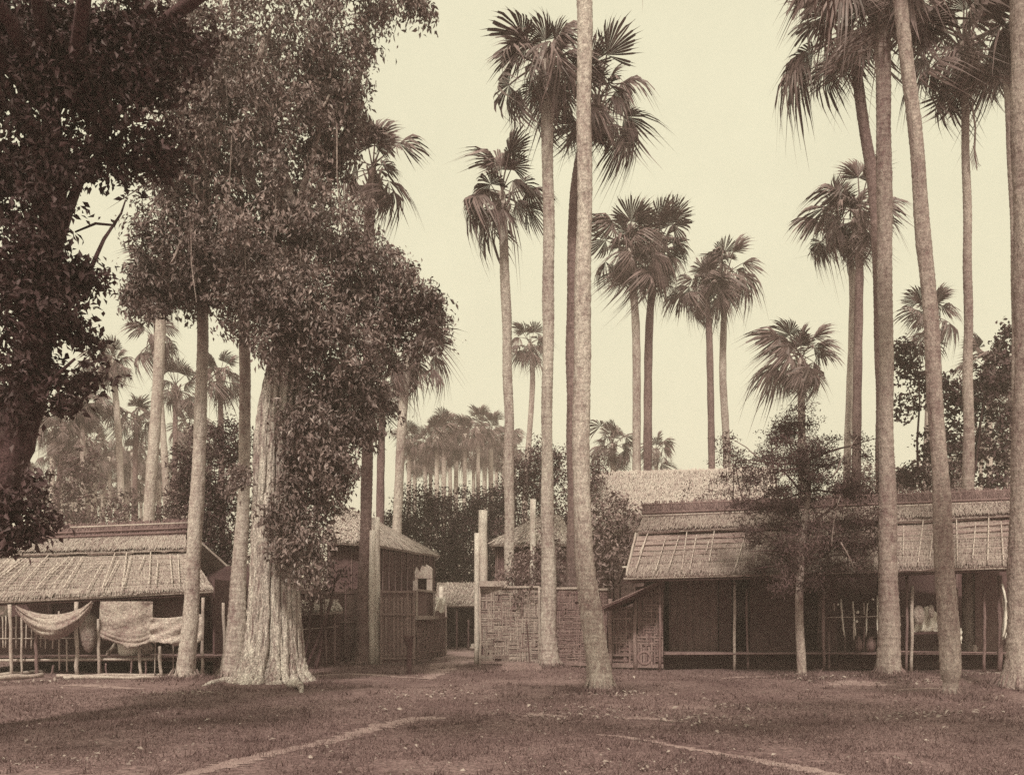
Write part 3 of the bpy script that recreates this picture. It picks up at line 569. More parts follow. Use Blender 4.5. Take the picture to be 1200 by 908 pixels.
# --- dark tree standing nearest, at the left edge
def dark_tree():
    d = 12.6; rnd = random.Random(9); b = P(-62, 857, d); root = thing('shade_tree', 'dark broad-leaved tree with leaning trunk filling the left edge', 'tree', (b.x, d, 0))
    c = crom([(b.x, -.15, .34)]+[tuple((P(px, py, d).x, P(px, py, d).z, r)) for px, py, r in ((-42, 720, .29), (-8, 590, .27), (14, 520, .25), (36, 440, .22), (52, 340, .19), (62, 220, .15), (60, 90, .10))], 6)
    MB().tube([V(x, d+.05*math.sin(z*2), z) for x, z, r in c], [r for x, z, r in c], 14, True, .14, rnd).build('trunk', 'dark_bark', root, True)
    for (ax, ay, bx, by, r0, dd) in ((40, 420, 108, 312, .06, 0), (55, 330, 150, 150, .10, .5), (60, 230, 220, 60, .09, .4), (58, 200, -20, 60, .10, -.3), (45, 400, -30, 250, .09, .5), (20, 520, 90, 420, .055, -.4), (-10, 600, 50, 610, .04, -.5), (60, 120, 110, 10, .07, 0)):
        mb = MB(); limb(mb, P(ax, ay, d), P(bx, by, d+dd), r0, r0*.3, .1, 8, rnd); mb.build('limb', 'dark_bark', root, True)
    mb = MB(); mb.tube([P(88, 272, d+.1), P(112, 262, d+.1), P(133, 264, d+.1), P(122, 280, d), P(112, 302, d), P(100, 330, d)], [.012, .018, .02, .025, .03, .035], 6); mb.tube([P(133, 264, d+.1), P(142, 250, d+.1), P(147, 235, d+.1)], [.02, .015, .01], 5); mb.build('twig', 'dark_bark', root, True)
    B = [BL(*b) for b in ((40, 40, d, 80, 55, .9), (130, 40, d, 75, 60, .9), (210, 40, d+.4, 60, 55, .8), (10, 120, d, 60, 50, .8), (90, 140, d, 60, 40, .7), (170, 110, d+.3, 60, 55, .8), (25, 200, d, 55, 55, .8), (130, 185, d+.2, 50, 32, .6), (190, 170, d+.3, 35, 45, .6),
                           (15, 290, d, 55, 60, .8), (60, 330, d, 42, 40, .6), (10, 380, d, 55, 45, .8), (75, 385, d, 48, 35, .6), (40, 440, d, 50, 36, .7), (100, 440, d, 34, 26, .5), (5, 470, d, 30, 35, .5), (95, 330, d, 28, 26, .4), (75, 480, d, 28, 20, .4),
                           (15, 605, d-.4, 46, 45, .6), (5, 650, d-.5, 36, 26, .4), (45, 625, d-.4, 28, 28, .4), (30, 560, d-.2, 26, 24, .4), (-40, 200, d, 60, 220, 1.0), (-40, 20, d, 60, 100, 1.0), (45, 260, d-.5, 45, 50, .4), (35, 350, d-.5, 40, 50, .35), (60, 180, d-.5, 50, 45, .4), (30, 430, d-.5, 36, 40, .3), (70, 100, d-.4, 70, 60, .5), (160, 60, d-.2, 70, 60, .7), (15, 490, d-.4, 20, 30, .2), (40, 300, d-.6, 34, 40, .3), (55, 240, d-.6, 34, 40, .3), (30, 390, d-.6, 34, 34, .3), (50, 340, d-.6, 30, 30, .3), (20, 450, d-.6, 26, 24, .3), (60, 60, d-.5, 50, 50, .4), (20, 100, d-.5, 50, 50, .4), (110, 100, d-.4, 50, 50, .4), (90, 30, d-.3, 70, 50, .6))]
    r2 = random.Random(99)   # leaf clumps added unseen above the view to shade ground and trunk feet
    for k in range(17):
        y = r2.uniform(3.0, 10.5); B.append((V(r2.uniform(-9.0, 8.0), y, max(8.6, 3.4+.66*y)+r2.uniform(1.2, 3.2)), r2.uniform(1.0, 1.9), r2.uniform(1.0, 1.7), r2.uniform(.6, 1.0)))
    for k in range(6):  # added limbs out to those unseen shading clumps
        t = B[-1-2*k][0]; mb = MB(); limb(mb, P(60, 120, d), t, .10, .03, .08, 9, rnd); mb.build('limb', 'dark_bark', root, True)
    foliage('crown', 'leaf_dark', root, B, .11, per=18, dens=1.25, spray=.18, droop=.45, seed=33, gap=-.06, gapf=2.0, asp=.52, shell=.15, kind='stuff')
    foliage('inner_leaves', 'leaf_dark', root, [BL(*b) for b in ((55, 250, d-.5, 42, 44, .3), (45, 320, d-.5, 40, 42, .3), (35, 385, d-.5, 40, 38, .3), (25, 440, d-.5, 36, 26, .25), (62, 180, d-.5, 46, 44, .3), (70, 110, d-.4, 60, 50, .4), (60, 40, d-.4, 70, 50, .4), (10, 20, d-.4, 50, 40, .4), (150, 30, d-.2, 60, 40, .4))], .10, per=16, dens=.8, spray=.16, droop=.45, seed=35, gap=-.45, gapf=2.2, asp=.52, shell=.1, kind='stuff')
dark_tree()

# --- feathery small tree in front of the right house
def feathery():
    d = 23.9; rnd = random.Random(12); b = P(940, 796, d); root = thing('feathery_tree', 'small feathery-leaved tree with thin pale stem in front of the right house', 'tree', (b.x, d, 0))
    c = crom([tuple((P(px, py, d).x, P(px, py, d).z, r)) for px, py, r in ((941, 808, .15), (940, 790, .125), (937, 730, .105), (937, 690, .10), (941, 630, .085), (948, 570, .06), (945, 520, .03))], 6)
    MB().tube([V(x, d, z) for x, z, r in c], [r for x, z, r in c], 10, True, .12, rnd).build('trunk', 'palm_bark_brown', root, True)
    for k in range(22):
        a = rnd.uniform(690, 540); bx = rnd.choice([-1, 1])*rnd.uniform(30, 88); by = a-rnd.uniform(-15, 70)
        if by < 505: by = 510+rnd.random()*30
        mb = MB(); limb(mb, P(941, a, d), P(945+bx, by, d+rnd.uniform(-1.2, 1.2)), .035, .008, .08, 7, rnd, 5); mb.build('limb', 'dark_bark', root, True)
    for (x0, y0, x1, y1) in ((975, 560, 1005, 510), (975, 640, 985, 580), (985, 635, 1002, 668), (900, 545, 860, 515)):
        mb = MB(); limb(mb, P(x0, y0, d-.9), P(x1, y1, d-.9), .022, .009, .05, 6, rnd, 5); mb.build('limb', 'limb_bark', root, True)
    rw = random.Random(5); B = []
    for (y, x0, x1, n_, ry) in ((505, 915, 945, 3, 12), (525, 898, 975, 6, 11), (545, 880, 1000, 8, 12), (568, 872, 1020, 10, 12), (592, 880, 1028, 10, 13), (615, 885, 1030, 10, 13), (640, 885, 1028, 10, 13), (662, 890, 1025, 9, 12), (684, 915, 1015, 6, 10)):
        for q in range(n_):
            B.append(BL(x0+(x1-x0)*(q+rw.random())/n_, y+rw.uniform(-10, 10), d+rw.uniform(-1.3, 1.1), rw.uniform(14, 26), ry*rw.uniform(.6, 1.2), rw.uniform(.3, .55)))
    for (px, py) in ((858, 515), (850, 560), (866, 540), (1030, 560), (1036, 600), (1012, 535), (875, 620), (868, 590), (1005, 515), (925, 490), (935, 478), (915, 500), (950, 495), (905, 515), (975, 515), (860, 575), (852, 530), (1040, 575), (1020, 640), (878, 655)):
        B.append(BL(px, py, d+rw.uniform(-.6, .6), rw.uniform(10, 18), rw.uniform(6, 10), .3))
    foliage('crown', 'leaf_fine', root, B, .085, per=34, dens=1.0, spray=.21, droop=.15, seed=44, gap=-.42, gapf=2.2, asp=.30, shell=.1, kind='stuff', flat=.4)
feathery()

def bush(name, label, cat, d, blobs, m, leaf, seed, dens=.8, per=14, spray=.3, gap=-.9, stems=5, shell=.45, gapf=1.2, asp=.42, bark='dark_bark', stem_r=.05, x0=None):
    rnd = random.Random(seed); px = x0 if x0 else blobs[0][0]; root = thing(name, label, cat, (PX(px, d), d, 0))
    for k in range(stems):
        t = rnd.choice(blobs); a = V(PX(px, d)+rnd.uniform(-.4, .4), d+rnd.uniform(-.3, .3), -.1)
        mb = MB(); limb(mb, a, P(t[0], t[1], d+rnd.uniform(-.4, .4)), stem_r, stem_r*.3, .08, 8, rnd, 6); mb.build('trunk' if stems == 1 else 'stem', bark, root, True)
    foliage('crown', m, root, [BL(b[0], b[1], d+(b[5] if len(b) > 5 else 0), b[2], b[3], b[4] if len(b) > 4 else None) for b in blobs], leaf, per=per, dens=dens, spray=spray, droop=.3, seed=seed, gap=gap, gapf=gapf, asp=asp, shell=shell, kind='stuff')
    return root
bush('tree', 'dark rounded mass of dense foliage behind the open gate', 'tree', 47, [(505, 640, 48, 62, 2.2), (560, 645, 50, 60, 2.2), (470, 655, 34, 50, 1.8), (592, 620, 28, 56, 1.6), (530, 612, 40, 44, 1.6), (490, 600, 32, 34, 1.4), (575, 600, 30, 30, 1.4), (540, 680, 60, 30, 2), (455, 640, 24, 50, 1.5)], 'leaf_darkest', .15, 51, dens=2.2, spray=.34, gap=-2, shell=.6)
bush('tree', 'grey-green leafy tree behind the tall pale gatepost', 'tree', 41, [(650, 590, 36, 60, 1.6), (625, 560, 28, 34, 1.2), (610, 640, 30, 40, 1.4), (665, 640, 30, 44, 1.4), (640, 540, 26, 24, 1.), (690, 560, 20, 30, .9), (600, 560, 18, 24, .8)], 'leaf_mid', .15, 52, dens=1.6, spray=.30, gap=-.8)
bush('shrub', 'pale-leaved shrub between the lone palm and the right house', 'shrub', 33, [(722, 600, 28, 24, .9), (715, 640, 28, 32, 1.), (742, 615, 20, 26, .8), (730, 660, 26, 24, .9), (705, 670, 24, 20, .8), (700, 605, 14, 22, .6), (650, 665, 28, 26, .8), (640, 640, 22, 20, .7)], 'leaf_pale', .17, 53, dens=.75, spray=.26, gap=-.75)
bush('shrub', 'leafy creeper spilling over the top of the woven fence beside the tall gatepost', 'shrub', 28.55, [(600, 676, 20, 14, .25), (618, 662, 22, 18, .3), (588, 684, 12, 8, .2), (616, 694, 14, 12, .25, -.35), (626, 684, 14, 14, .3), (650, 668, 14, 18, .4)], 'leaf_pale', .10, 54, dens=1.2, spray=.18, gap=-.6)
bush('tree', 'dense dark tree behind the left house, left of the fig', 'tree', 29, [(250, 545, 42, 48, 1.2), (262, 610, 40, 50, 1.2), (232, 600, 34, 44, 1.1), (255, 665, 36, 36, 1.1), (275, 520, 26, 30, .8), (225, 560, 20, 30, .7), (232, 660, 26, 28, .8)], 'leaf_dark', .12, 55, dens=1.7, spray=.24, gap=-1.1)
bush('tree', 'dark foliage clump behind the right side of the fig trunk', 'tree', 26.5, [(368, 660, 22, 26, .8), (362, 695, 24, 26, .7), (372, 625, 18, 30, .6), (396, 672, 22, 12, .5)], 'leaf_dark', .12, 56, dens=.9, spray=.26, gap=-1.0)
bush('shrub', 'loose shrub in front of the distant grove, above the left house ridge', 'shrub', 42, [(112, 590, 28, 26, 1.), (82, 560, 30, 32, 1.), (60, 590, 34, 34, 1.2), (140, 604, 18, 16, .7), (30, 560, 30, 36, 1.), (100, 540, 20, 24, .8)], 'leaf_mid', .20, 57, dens=.4, spray=.26, gap=-.2)
bush('shrub', 'low shrub behind the right end of the left house ridge', 'shrub', 40, [(188, 606, 22, 20, .8), (205, 590, 16, 24, .7), (170, 614, 16, 12, .6)], 'leaf_mid', .20, 58, dens=.7, spray=.3, gap=-.7)
bush('tree', 'open-branched tree with large leaf clumps above the right house', 'tree', 35, [(1075, 430, 26, 24, .9), (1062, 470, 14, 26, .6), (1105, 460, 22, 22, .8), (1100, 520, 26, 22, .8), (1075, 560, 28, 18, .8), (1125, 480, 20, 30, .8), (1060, 415, 20, 14, .6), (1168, 440, 24, 30, .9), (1180, 400, 14, 22, .6), (1150, 470, 20, 22, .7), (1175, 500, 20, 26, .7), (1150, 530, 22, 20, .7), (1182, 545, 18, 20, .6), (1160, 565, 18, 14, .6), (1120, 545, 18, 20, .7)], 'leaf_dark', .17, 59, dens=1.0, spray=.24, gap=-.5, stems=6, asp=.6, x0=1130, stem_r=.09)
bush('tree', 'scrubby dark tree between the far palms above the left house', 'tree', 52, [(90, 560, 26, 22, 1.2), (150, 588, 22, 20, 1.), (220, 560, 20, 40, 1.2), (70, 600, 30, 22, 1.2), (118, 606, 22, 14, 1.)], 'leaf_dark', .22, 63, dens=.8, spray=.34, gap=-.6)
bush('hedge', 'grey hedge mass behind the right house between the thick and leaning trunks', 'hedge', 44, [(1080, 570, 45, 30, 1.5), (1030, 575, 40, 32, 1.4), (1118, 575, 26, 28, 1.2), (1000, 585, 30, 30, 1.2)], 'leaf_pale', .2, 60, dens=.8, spray=.3, gap=-1.2)
bush('tree', 'thin leafy sapling growing over the pale roof left of the feathery tree', 'tree', 31, [(850, 580, 36, 20, .8), (880, 560, 26, 18, .7), (815, 575, 26, 15, .6), (860, 545, 30, 14, .6), (905, 525, 16, 22, .6), (830, 595, 26, 10, .5), (885, 590, 22, 16, .5)], 'leaf_mid', .10, 61, dens=.42, spray=.22, gap=-.3, x0=885, per=12)

def far_woods():
    r = random.Random(91); B = []
    for k in range(130):
        d = r.uniform(105, 135); x = r.uniform(-95, 95); h = r.uniform(4.0, 7.5); B.append((V(x, d, h*.55), r.uniform(3, 6), 2.5, h*.6))
    o = foliage('far_woods', 'leaf_mid', None, B, .9, per=9, dens=.9, spray=1.2, droop=.2, seed=92, gap=-1.2, gapf=.3, asp=.6, shell=.5, kind='stuff')
    o['label'] = 'low distant woods behind the palm grove'
far_woods()

# ================================================================ BUILDINGS
def straws(name, m, parent, quads, n, length, seed, lift=.03, wid=.012, spread=.12):
    """loose thatch stems lying down the slope of each quad (a, b top; c, d bottom)"""
    r = np.random.RandomState(seed); Vs = []
    tot = sum(((q[1]-q[0]).length+(q[2]-q[3]).length)*(q[3]-q[0]).length for q in quads)
    for q in quads:
        a, b, c, d = [np.array(tuple(p)) for p in q]; k = int(n*((q[1]-q[0]).length+(q[2]-q[3]).length)*(q[3]-q[0]).length/tot)
        u = r.rand(k)[:, None]; w = r.rand(k)[:, None]
        p = (a*(1-u)+b*u)*(1-w)+(d*(1-u)+c*u)*w
        sl_ = (d*(1-u)+c*u)-(a*(1-u)+b*u); sl_ /= np.linalg.norm(sl_, axis=1, keepdims=True); ac = (b-a)/np.linalg.norm(b-a)
        nm = np.cross(ac, sl_[0]); nm = nm if nm[2] > 0 else -nm
        dr = sl_+ac*r.normal(size=(k, 1))*spread; L = length*(.4+.8*r.rand(k, 1)); ww = wid*(.5+r.rand(k, 1))
        p0 = p-dr*L*.5+nm*lift*r.rand(k, 1); p1 = p+dr*L*.5+nm*(lift*.3+lift*1.6*r.rand(k, 1)**2)
        s_ = np.repeat(ac[None], k, 0)*ww
        Vs.append(np.stack([p0-s_, p0+s_, p1+s_*.6, p1-s_*.6], 1).reshape(-1, 3))
    v = np.concatenate(Vs); k = len(v)//4
    return link(name, mesh_np(name, v, np.arange(4*k), np.full(k, 4)), m, parent, 'stuff')

def courses(parent, m, a, b, c, d, n, th, seed):
    """overlapping courses of thatch, each a slab of its own with a ragged butt"""
    rnd = random.Random(seed)
    for k in range(n):
        w0, w1 = k/n, min(1.0, (k+1.25)/n)
        A = a.lerp(d, w0); B_ = b.lerp(c, w0); C_ = b.lerp(c, w1); D_ = a.lerp(d, w1); nm = (b-a).cross(d-a).normalized(); nm = nm if nm.z > 0 else -nm
        MB().slab(A, B_, C_+nm*th*.8, D_+nm*th*.8, th, 36, 2, .05, rnd).build('thatch_course', m, parent)

def lattice(parent, a, b, c, d, nv, nh, seed, m='bamboo', lift=.09, skew=0.0):
    rnd = random.Random(seed); nm = (b-a).cross(d-a).normalized(); nm = nm if nm.z > 0 else -nm
    for k in range(nv):
        u = (k+.5+rnd.uniform(-.55, .55))/nv; u = min(.985, max(.015, u)); w0, w1 = rnd.choice([.02, .06, .15, .3]), rnd.choice([.55, .8, .92, .98]); sk = skew+rnd.uniform(-.012, .012)
        f = lambda u_, w_: (a.lerp(b, u_)).lerp(d.lerp(c, u_), w_)+nm*lift
        if rnd.random() < .22: continue
        MB().bar(f(u, w0), f(u+sk, w1), .026, .016, nm).build('batten', m, parent)
    for k in range(nh):
        w = (k+.6)/nh+rnd.uniform(-.03, .03); u0, u1 = rnd.uniform(0, .1), rnd.uniform(.85, 1)
        f = lambda u_, w_: (a.lerp(b, u_)).lerp(d.lerp(c, u_), w_)+nm*(lift+.018)
        pts = [f(u0+(u1-u0)*t/6, w+rnd.uniform(-.008, .008)) for t in range(7)]
        MB().tube(pts, .010, 4).build('batten', m, parent)

def pole(parent, p, q, r, m='bamboo', name='post', rnd=random, sides=7):
    p = Vector(p); q = Vector(q); n = 6; pts = [p.lerp(q, i/n)+V(rnd.uniform(-1, 1), rnd.uniform(-1, 1), 0)*r*.35 for i in range(n+1)]
    return MB().tube(pts, [r*rnd.uniform(.88, 1.1) for _ in pts], sides, True, .06, rnd).build(name, m, parent, True)

def weave(parent, a, b, z0, z1, seed, m='weave', cell=.23, per=5, back=.03, name='woven_strips', plain=False):
    """basket-woven split bamboo between ground points a and b (front face towards -Y)"""
    rnd = random.Random(seed); a = Vector(a); b = Vector(b); L = (b-a).length; t = (b-a)/L; n = V(t.y, -t.x, 0)
    if n.y > 0: n = -n
    mb = MB(); nu = int(L/cell); nv = int((z1-z0)/cell)
    for j in range(nv+1):
        for i in range(nu+1):
            hor = (((i+j) // 1) % 2 == 0) if not plain else ((i+2*j) % 4 < 2)
            if rnd.random() < .10: hor = not hor
            if rnd.random() < .03: continue
            for k in range(per):
                ln = cell*(1.5+rnd.random()*.8); o = (k+.5+rnd.uniform(-.2, .2))/per*cell; lf = .010+.026*rnd.random()
                if rnd.random() < .05: continue
                if hor:
                    u0 = i*cell-cell*.15; u1 = min(u0+ln, L); zz = z0+j*cell+o
                    if zz > z1: continue
                    u0 = max(u0, 0)
                    if u1-u0 < .05: continue
                    mb.bar(a+t*u0+n*lf+V(0, 0, zz-a.z), a+t*u1+n*lf+V(0, 0, zz-a.z), cell/per*.70, .008, n)
                else:
                    u = i*cell+o
                    if u > L: continue
                    v0 = max(z0, z0+j*cell-cell*.15); v1 = min(z1, v0+ln)
                    if v1-v0 < .05: continue
                    mb.bar(a+t*u+n*lf+V(0, 0, v0-a.z), a+t*u+n*lf+V(0, 0, v1-a.z), cell/per*.70, .008, n)
    bk = MB().bar(V(a.x, a.y, (z0+z1)/2)-n*back, V(b.x, b.y, (z0+z1)/2)-n*back, z1-z0, .03, n).build('woven_panel', 'weave_back', parent)
    mb.build(name, m, bk, kind='stuff')

def cloth(name, m, label, fn, nu, nv, cat='cloth', th=.012):
    nu *= 2; nv *= 2; rz = random.Random(len(label)); W_ = nu+1; mb = MB(); vs = []
    ph = [(rz.uniform(3, 22), rz.uniform(2, 18), rz.uniform(0, 6)) for _ in range(7)]
    for j in range(nv+1):
        for i in range(nu+1):
            u, w = i/nu, j/nv; p = fn(u, w+(.02*math.sin(u*31)+.025*math.sin(u*13+1)+.02*rz.uniform(-1, 1))*(1 if j == nv else 0))
            vs.append(p+V(0, sum(math.sin(u*a+w*b+c_)/(1+.12*a) for a, b, c_ in ph)*.022+rz.uniform(-.004, .004), 0))
    mb.add(vs, [(j*W_+i, j*W_+i+1, (j+1)*W_+i+1, (j+1)*W_+i) for j in range(nv) for i in range(nu)])
    o = mb.build(name, m, None, True); s = o.modifiers.new('thickness', 'SOLIDIFY'); s.thickness = th
    return tag(o, label, cat)

# ---------------------------------------------------------------- left thatched house
def left_house():
    rnd = random.Random(41)
    h = thing('thatched_house', 'low open-fronted bamboo house with two-tier thatched roof at the left', 'house', (-12.5, 25.5, 0))
    E0, E1 = P(-80, 708, 23.4), P(250, 692, 24.3); B0, B1 = P(-33, 656, 25.2), P(221, 650, 26.0); R0, R1 = P(-16, 634, 25.9), P(217, 624, 26.6)
    dn = V(0, .03, -.09)
    lo = MB().slab(B0+dn, B1+dn, E1+dn, E0+dn, .03, 12, 3, .01).build('lower_roof', 'mat_dark', h); up = MB().slab(R0+dn, R1+dn, B1+dn, B0+dn, .03, 12, 3, .01).build('upper_roof', 'mat_dark', h)
    courses(lo, 'thatch', B0+V(0, -.1, .06), B1+V(0, -.1, .06), E1, E0, 7, .05, 1)
    courses(up, 'thatch', R0, R1, B1+V(.05, -.18, .10), B0+V(0, -.18, .10), 3, .06, 2)
    straws('loose_straw', 'thatch_straw', lo, [(B0+V(0, 0, .10), B1+V(0, 0, .10), E1+V(0, 0, .06), E0+V(0, 0, .06))], 17000, .28, 3, .02, .007)
    straws('loose_straw', 'thatch_straw', up, [(R0+V(0, 0, .06), R1+V(0, 0, .06), B1+V(0, -.18, .2), B0+V(0, -.18, .2))], 7500, .28, 4, .02, .007)
    lattice(lo, B0, B1, E1, E0, 36, 9, 5, m='batten', lift=.20, skew=-.05)
    Rb0, Rb1 = R0+V(0, .45, 0), R1+V(0, .45, 0); Eb0, Eb1 = E0+V(0, 4.6, 0), V(E1.x-.1, E1.y+4.6, E1.z)
    MB().slab(Rb0, Rb1, Eb1, Eb0, .1, 20, 6, .02).build('rear_roof_slope', 'thatch', h)
    m0, m1 = R0+V(0, .2, .03), R1+V(.08, .2, .03)
    cap = MB().slab(m0+V(0, -.26, .20), m1+V(0, -.26, .23), m1+V(0, -.36, -.02), m0+V(0, -.36, -.02), .5, 24, 2, .02, rnd).build('ridge_cap', 'ridge_dark', h)
    straws('ridge_straw', 'ridge_straw', cap, [(m0+V(0, -.27, .21), m1+V(0, -.27, .24), m1+V(0, -.38, -.05), m0+V(0, -.38, -.05))], 2600, .3, 31, .03, .014, .3)
    for dz, dy in ((.24, -.28), (.09, -.37), (-.03, -.41)):
        pole(cap, m0+V(0, dy, dz), m1+V(.05, dy, dz), .032, 'bamboo_dark' if dz < .2 else 'bamboo', 'ridge_pole', rnd)
    pole(lo, E0+V(0, .02, -.03), E1+V(0, .02, -.03), .03, 'bamboo', 'eave_pole', rnd)
    # platform and rail
    zf = .50; y0, y1 = 24.1, 28.0; xl, xr = PX(-80, 24.2), PX(262, 24.8)
    fl = MB().box((xl, y0+.3, zf-.16), (xr, y0+.4, zf-.07)).box((xl, y1-.4, zf-.16), (xr, y1-.3, zf-.07)).build('floor', 'dark_wood', h)
    for k in range(14):
        ya = y0+.05+(y1-y0)*k/14; MB().box((xl, ya, zf-.05), (xr, ya+(y1-y0)/14-.02, zf-.005)).build('floor_plank', 'bamboo_dark', fl)
    pole(h, P(-80, 774.5, 23.75), P(185, 772, 24.1), .035, 'bamboo', 'floor_rail', rnd); pole(h, P(225, 772, 24.3), P(262, 770, 24.7), .025, 'bamboo_dark', 'floor_rail', rnd)
    bw_ = MB().box((xl, y1, 0), (xr-.2, y1+.05, 3.0)).build('back_wall', 'mat_dark', h)
    MB().box((xr-.35, y0+.9, 0), (xr-.3, y1, 2.5)).build('end_wall', 'mat_dark', h)
    MB().box((xl, 25.9, zf), (PX(150, 25.9), 25.94, 1.5)).build('inner_screen', 'mat_dark', h)
    MB().box((PX(108, 24.9), 24.9, 1.25), (PX(222, 24.9), 24.94, 2.35)).build('mat_partition', 'mat_wall', h)
    # posts
    for (px, yt, yb, d, r, m) in ((12, 708, 792, 23.6, .042, 'bamboo'), (25, 718, 792, 23.75, .028, 'bamboo'), (43, 737, 791, 23.8, .045, 'bamboo_dark'), (89, 705, 791, 23.7, .05, 'bamboo'), (115, 725, 790, 23.85, .04, 'bamboo'),
                                  (163, 757, 788, 23.9, .04, 'bamboo'), (187, 757, 788, 24.0, .045, 'bamboo'), (238, 700, 787, 24.2, .04, 'bamboo'), (262, 706, 787, 24.7, .04, 'bamboo'), (203, 745, 788, 24.1, .015, 'bamboo'), (182, 750, 788, 24.0, .014, 'bamboo'), (-45, 708, 794, 23.5, .045, 'bamboo')):
        lean = rnd.uniform(-2.5, 2.5); a = P(px+lean, yb+4, d); a.z = min(a.z, -.05); pole(h, a, P(px, yt, d), r, m, 'post', rnd)
    for (px, yt, yb) in ((3, 722, 759), (7, 721, 759), (19, 720, 760), (31, 727, 760), (37, 732, 760), (53, 739, 760), (62, 742, 760), (69, 716, 785), (78, 748, 787), (48, 745, 758), (-10, 722, 760), (-20, 722, 760), (-30, 722, 760)):
        pole(h, P(px+rnd.uniform(-1, 1), yb, 23.85), P(px, yt, 23.85), .019 if yb < 780 else .022, 'bamboo', 'baluster', rnd, 5)
    pole(h, P(-60, 748.5, 23.82), P(90, 747.5, 23.82), .014, 'bamboo', 'hand_rail', rnd, 5); pole(h, P(-60, 736, 23.9), P(40, 735, 23.9), .008, 'bamboo_dark', 'hand_rail', rnd, 5)
    for (px, yt) in ((60, 785), (120, 782), (153, 777), (171, 780), (125, 783)):
        pole(h, P(px, 791, 23.95)+V(0, 0, -.05), P(px+rnd.uniform(-3, 3), yt-6, 23.95), .025, 'bamboo_dark', 'floor_post', rnd)
    for px in (-20, 60, 150, 230):
        pole(bw_, V(PX(px, 28), 27.9, -.05), V(PX(px, 28), 27.9, 2.4), .05, 'bamboo_dark', 'post', rnd)
        pole(h, V(PX(px, 26.4), 26.5, -.05), V(PX(px, 26.4), 26.5, 3.7), .05, 'bamboo_dark', 'post', rnd)
left_house()

def hammock(u, w):
    px = 19+u*89; top = 709+27*4*u*(1-u)*.42+(-2*u); dep = 27*math.sin(math.pi*min(1, max(0, u)))**.75+3
    py = top+w*dep+(3*math.sin(w*9+u*4)*.25); d = 23.35-.28*math.sin(math.pi*w)*math.sin(math.pi*u)+.02*math.sin(w*26+u*5)+.05*w
    if u > .85: py -= (u-.85)*18
    return P(px, py, d)
cloth('hammock', 'cloth_grey', 'slung cloth hammock sagging under the left house eave', hammock, 40, 14, 'hammock')
def drape(u, w):
    px = 117+u*62+(6*(1-u))*w*0; b = 741+17*math.sin(math.pi*(.08+.75*u))**1.0; py = 704.5+(b-704.5)*w; fold = .06*max(0, w-.72)*math.sin(w*60)
    px += 4*math.sin(u*3)*w
    return P(px, py, 23.75-fold*2-.14*w*math.sin(math.pi*u)+.03*math.sin(u*14+w*3))
cloth('draped_mat', 'cloth_grey', 'large grey mat draped from the left house eave with rolled lower folds', drape, 36, 26, 'mat')
def sheet(u, w):
    px = 176+u*61; t = 723-2*u+1.5*math.sin(u*5); b = 751+5*math.sin(u*2.2)-7*max(0, u-.8)*4; py = t+(b-t)*w
    return P(px, py, 23.45+.04*math.sin(u*8+w*2)+.03*w)
cloth('hanging_sheet', 'cloth_pale', 'pale rectangular sheet hung behind the mottled palm trunk', sheet, 26, 12, 'sheet')

def lathe(name, m, prof, c, sides=16, sx=1, sy=1):
    mb = MB(); vs = []; c = Vector(c)
    for (r, z) in prof:
        for k in range(sides): a = 2*math.pi*k/sides; vs.append(c+V(r*sx*math.cos(a), r*sy*math.sin(a), z))
    n = len(prof); fs = [(i*sides+k, i*sides+(k+1) % sides, (i+1)*sides+(k+1) % sides, (i+1)*sides+k) for i in range(n-1) for k in range(sides)]
    fs += [tuple(range(sides))[::-1], tuple((n-1)*sides+k for k in range(sides))]
    mb.add(vs, fs); return mb.build(name, m, None, True)
c = P(104, 768, 24.6); tag(lathe('hanging_sack', 'cloth_grey', [(.02, 0), (.10, .06), (.17, .22), (.22, .5), (.25, .75), (.22, .95), (.12, 1.05), (.05, 1.1), (.03, 1.2)], (c.x, c.y, .56), 18, 1, .8), 'tall grey bulging sack standing between two posts of the left house', 'sack')
c = P(150, 772, 24.35); o = lathe('basket', 'cloth_white', [(.20, 0), (.23, .1), (.235, .22), (.25, .36), (.23, .37), (.21, .3)], (c.x, c.y, .50), 18, 1.1, .8); tag(o, 'white basket on the left house floor below the rolled mat', 'basket')
c = P(131, 764, 24.4); mb = MB(); mb.tube([P(124, 770, 24.4), P(130, 762, 24.4), P(136, 752, 24.4)], [.05, .06, .03], 8); mb.tube([P(125, 764, 24.3), P(131, 760, 24.3), P(136, 758, 24.3)], [.02, .035, .02], 7); o = mb.build('wooden_ladle', 'clay', None, True); tag(o, 'small leaning wooden tool lying dark behind the sack of the left house', 'tool')
c = P(172, 772, 24.5); tag(lathe('water_jar', 'clay', [(.07, 0), (.14, .08), (.17, .18), (.13, .28), (.07, .32), (.09, .36)], (c.x, c.y, .50), 16), 'small round jar under the pale sheet on the left house floor', 'jar')
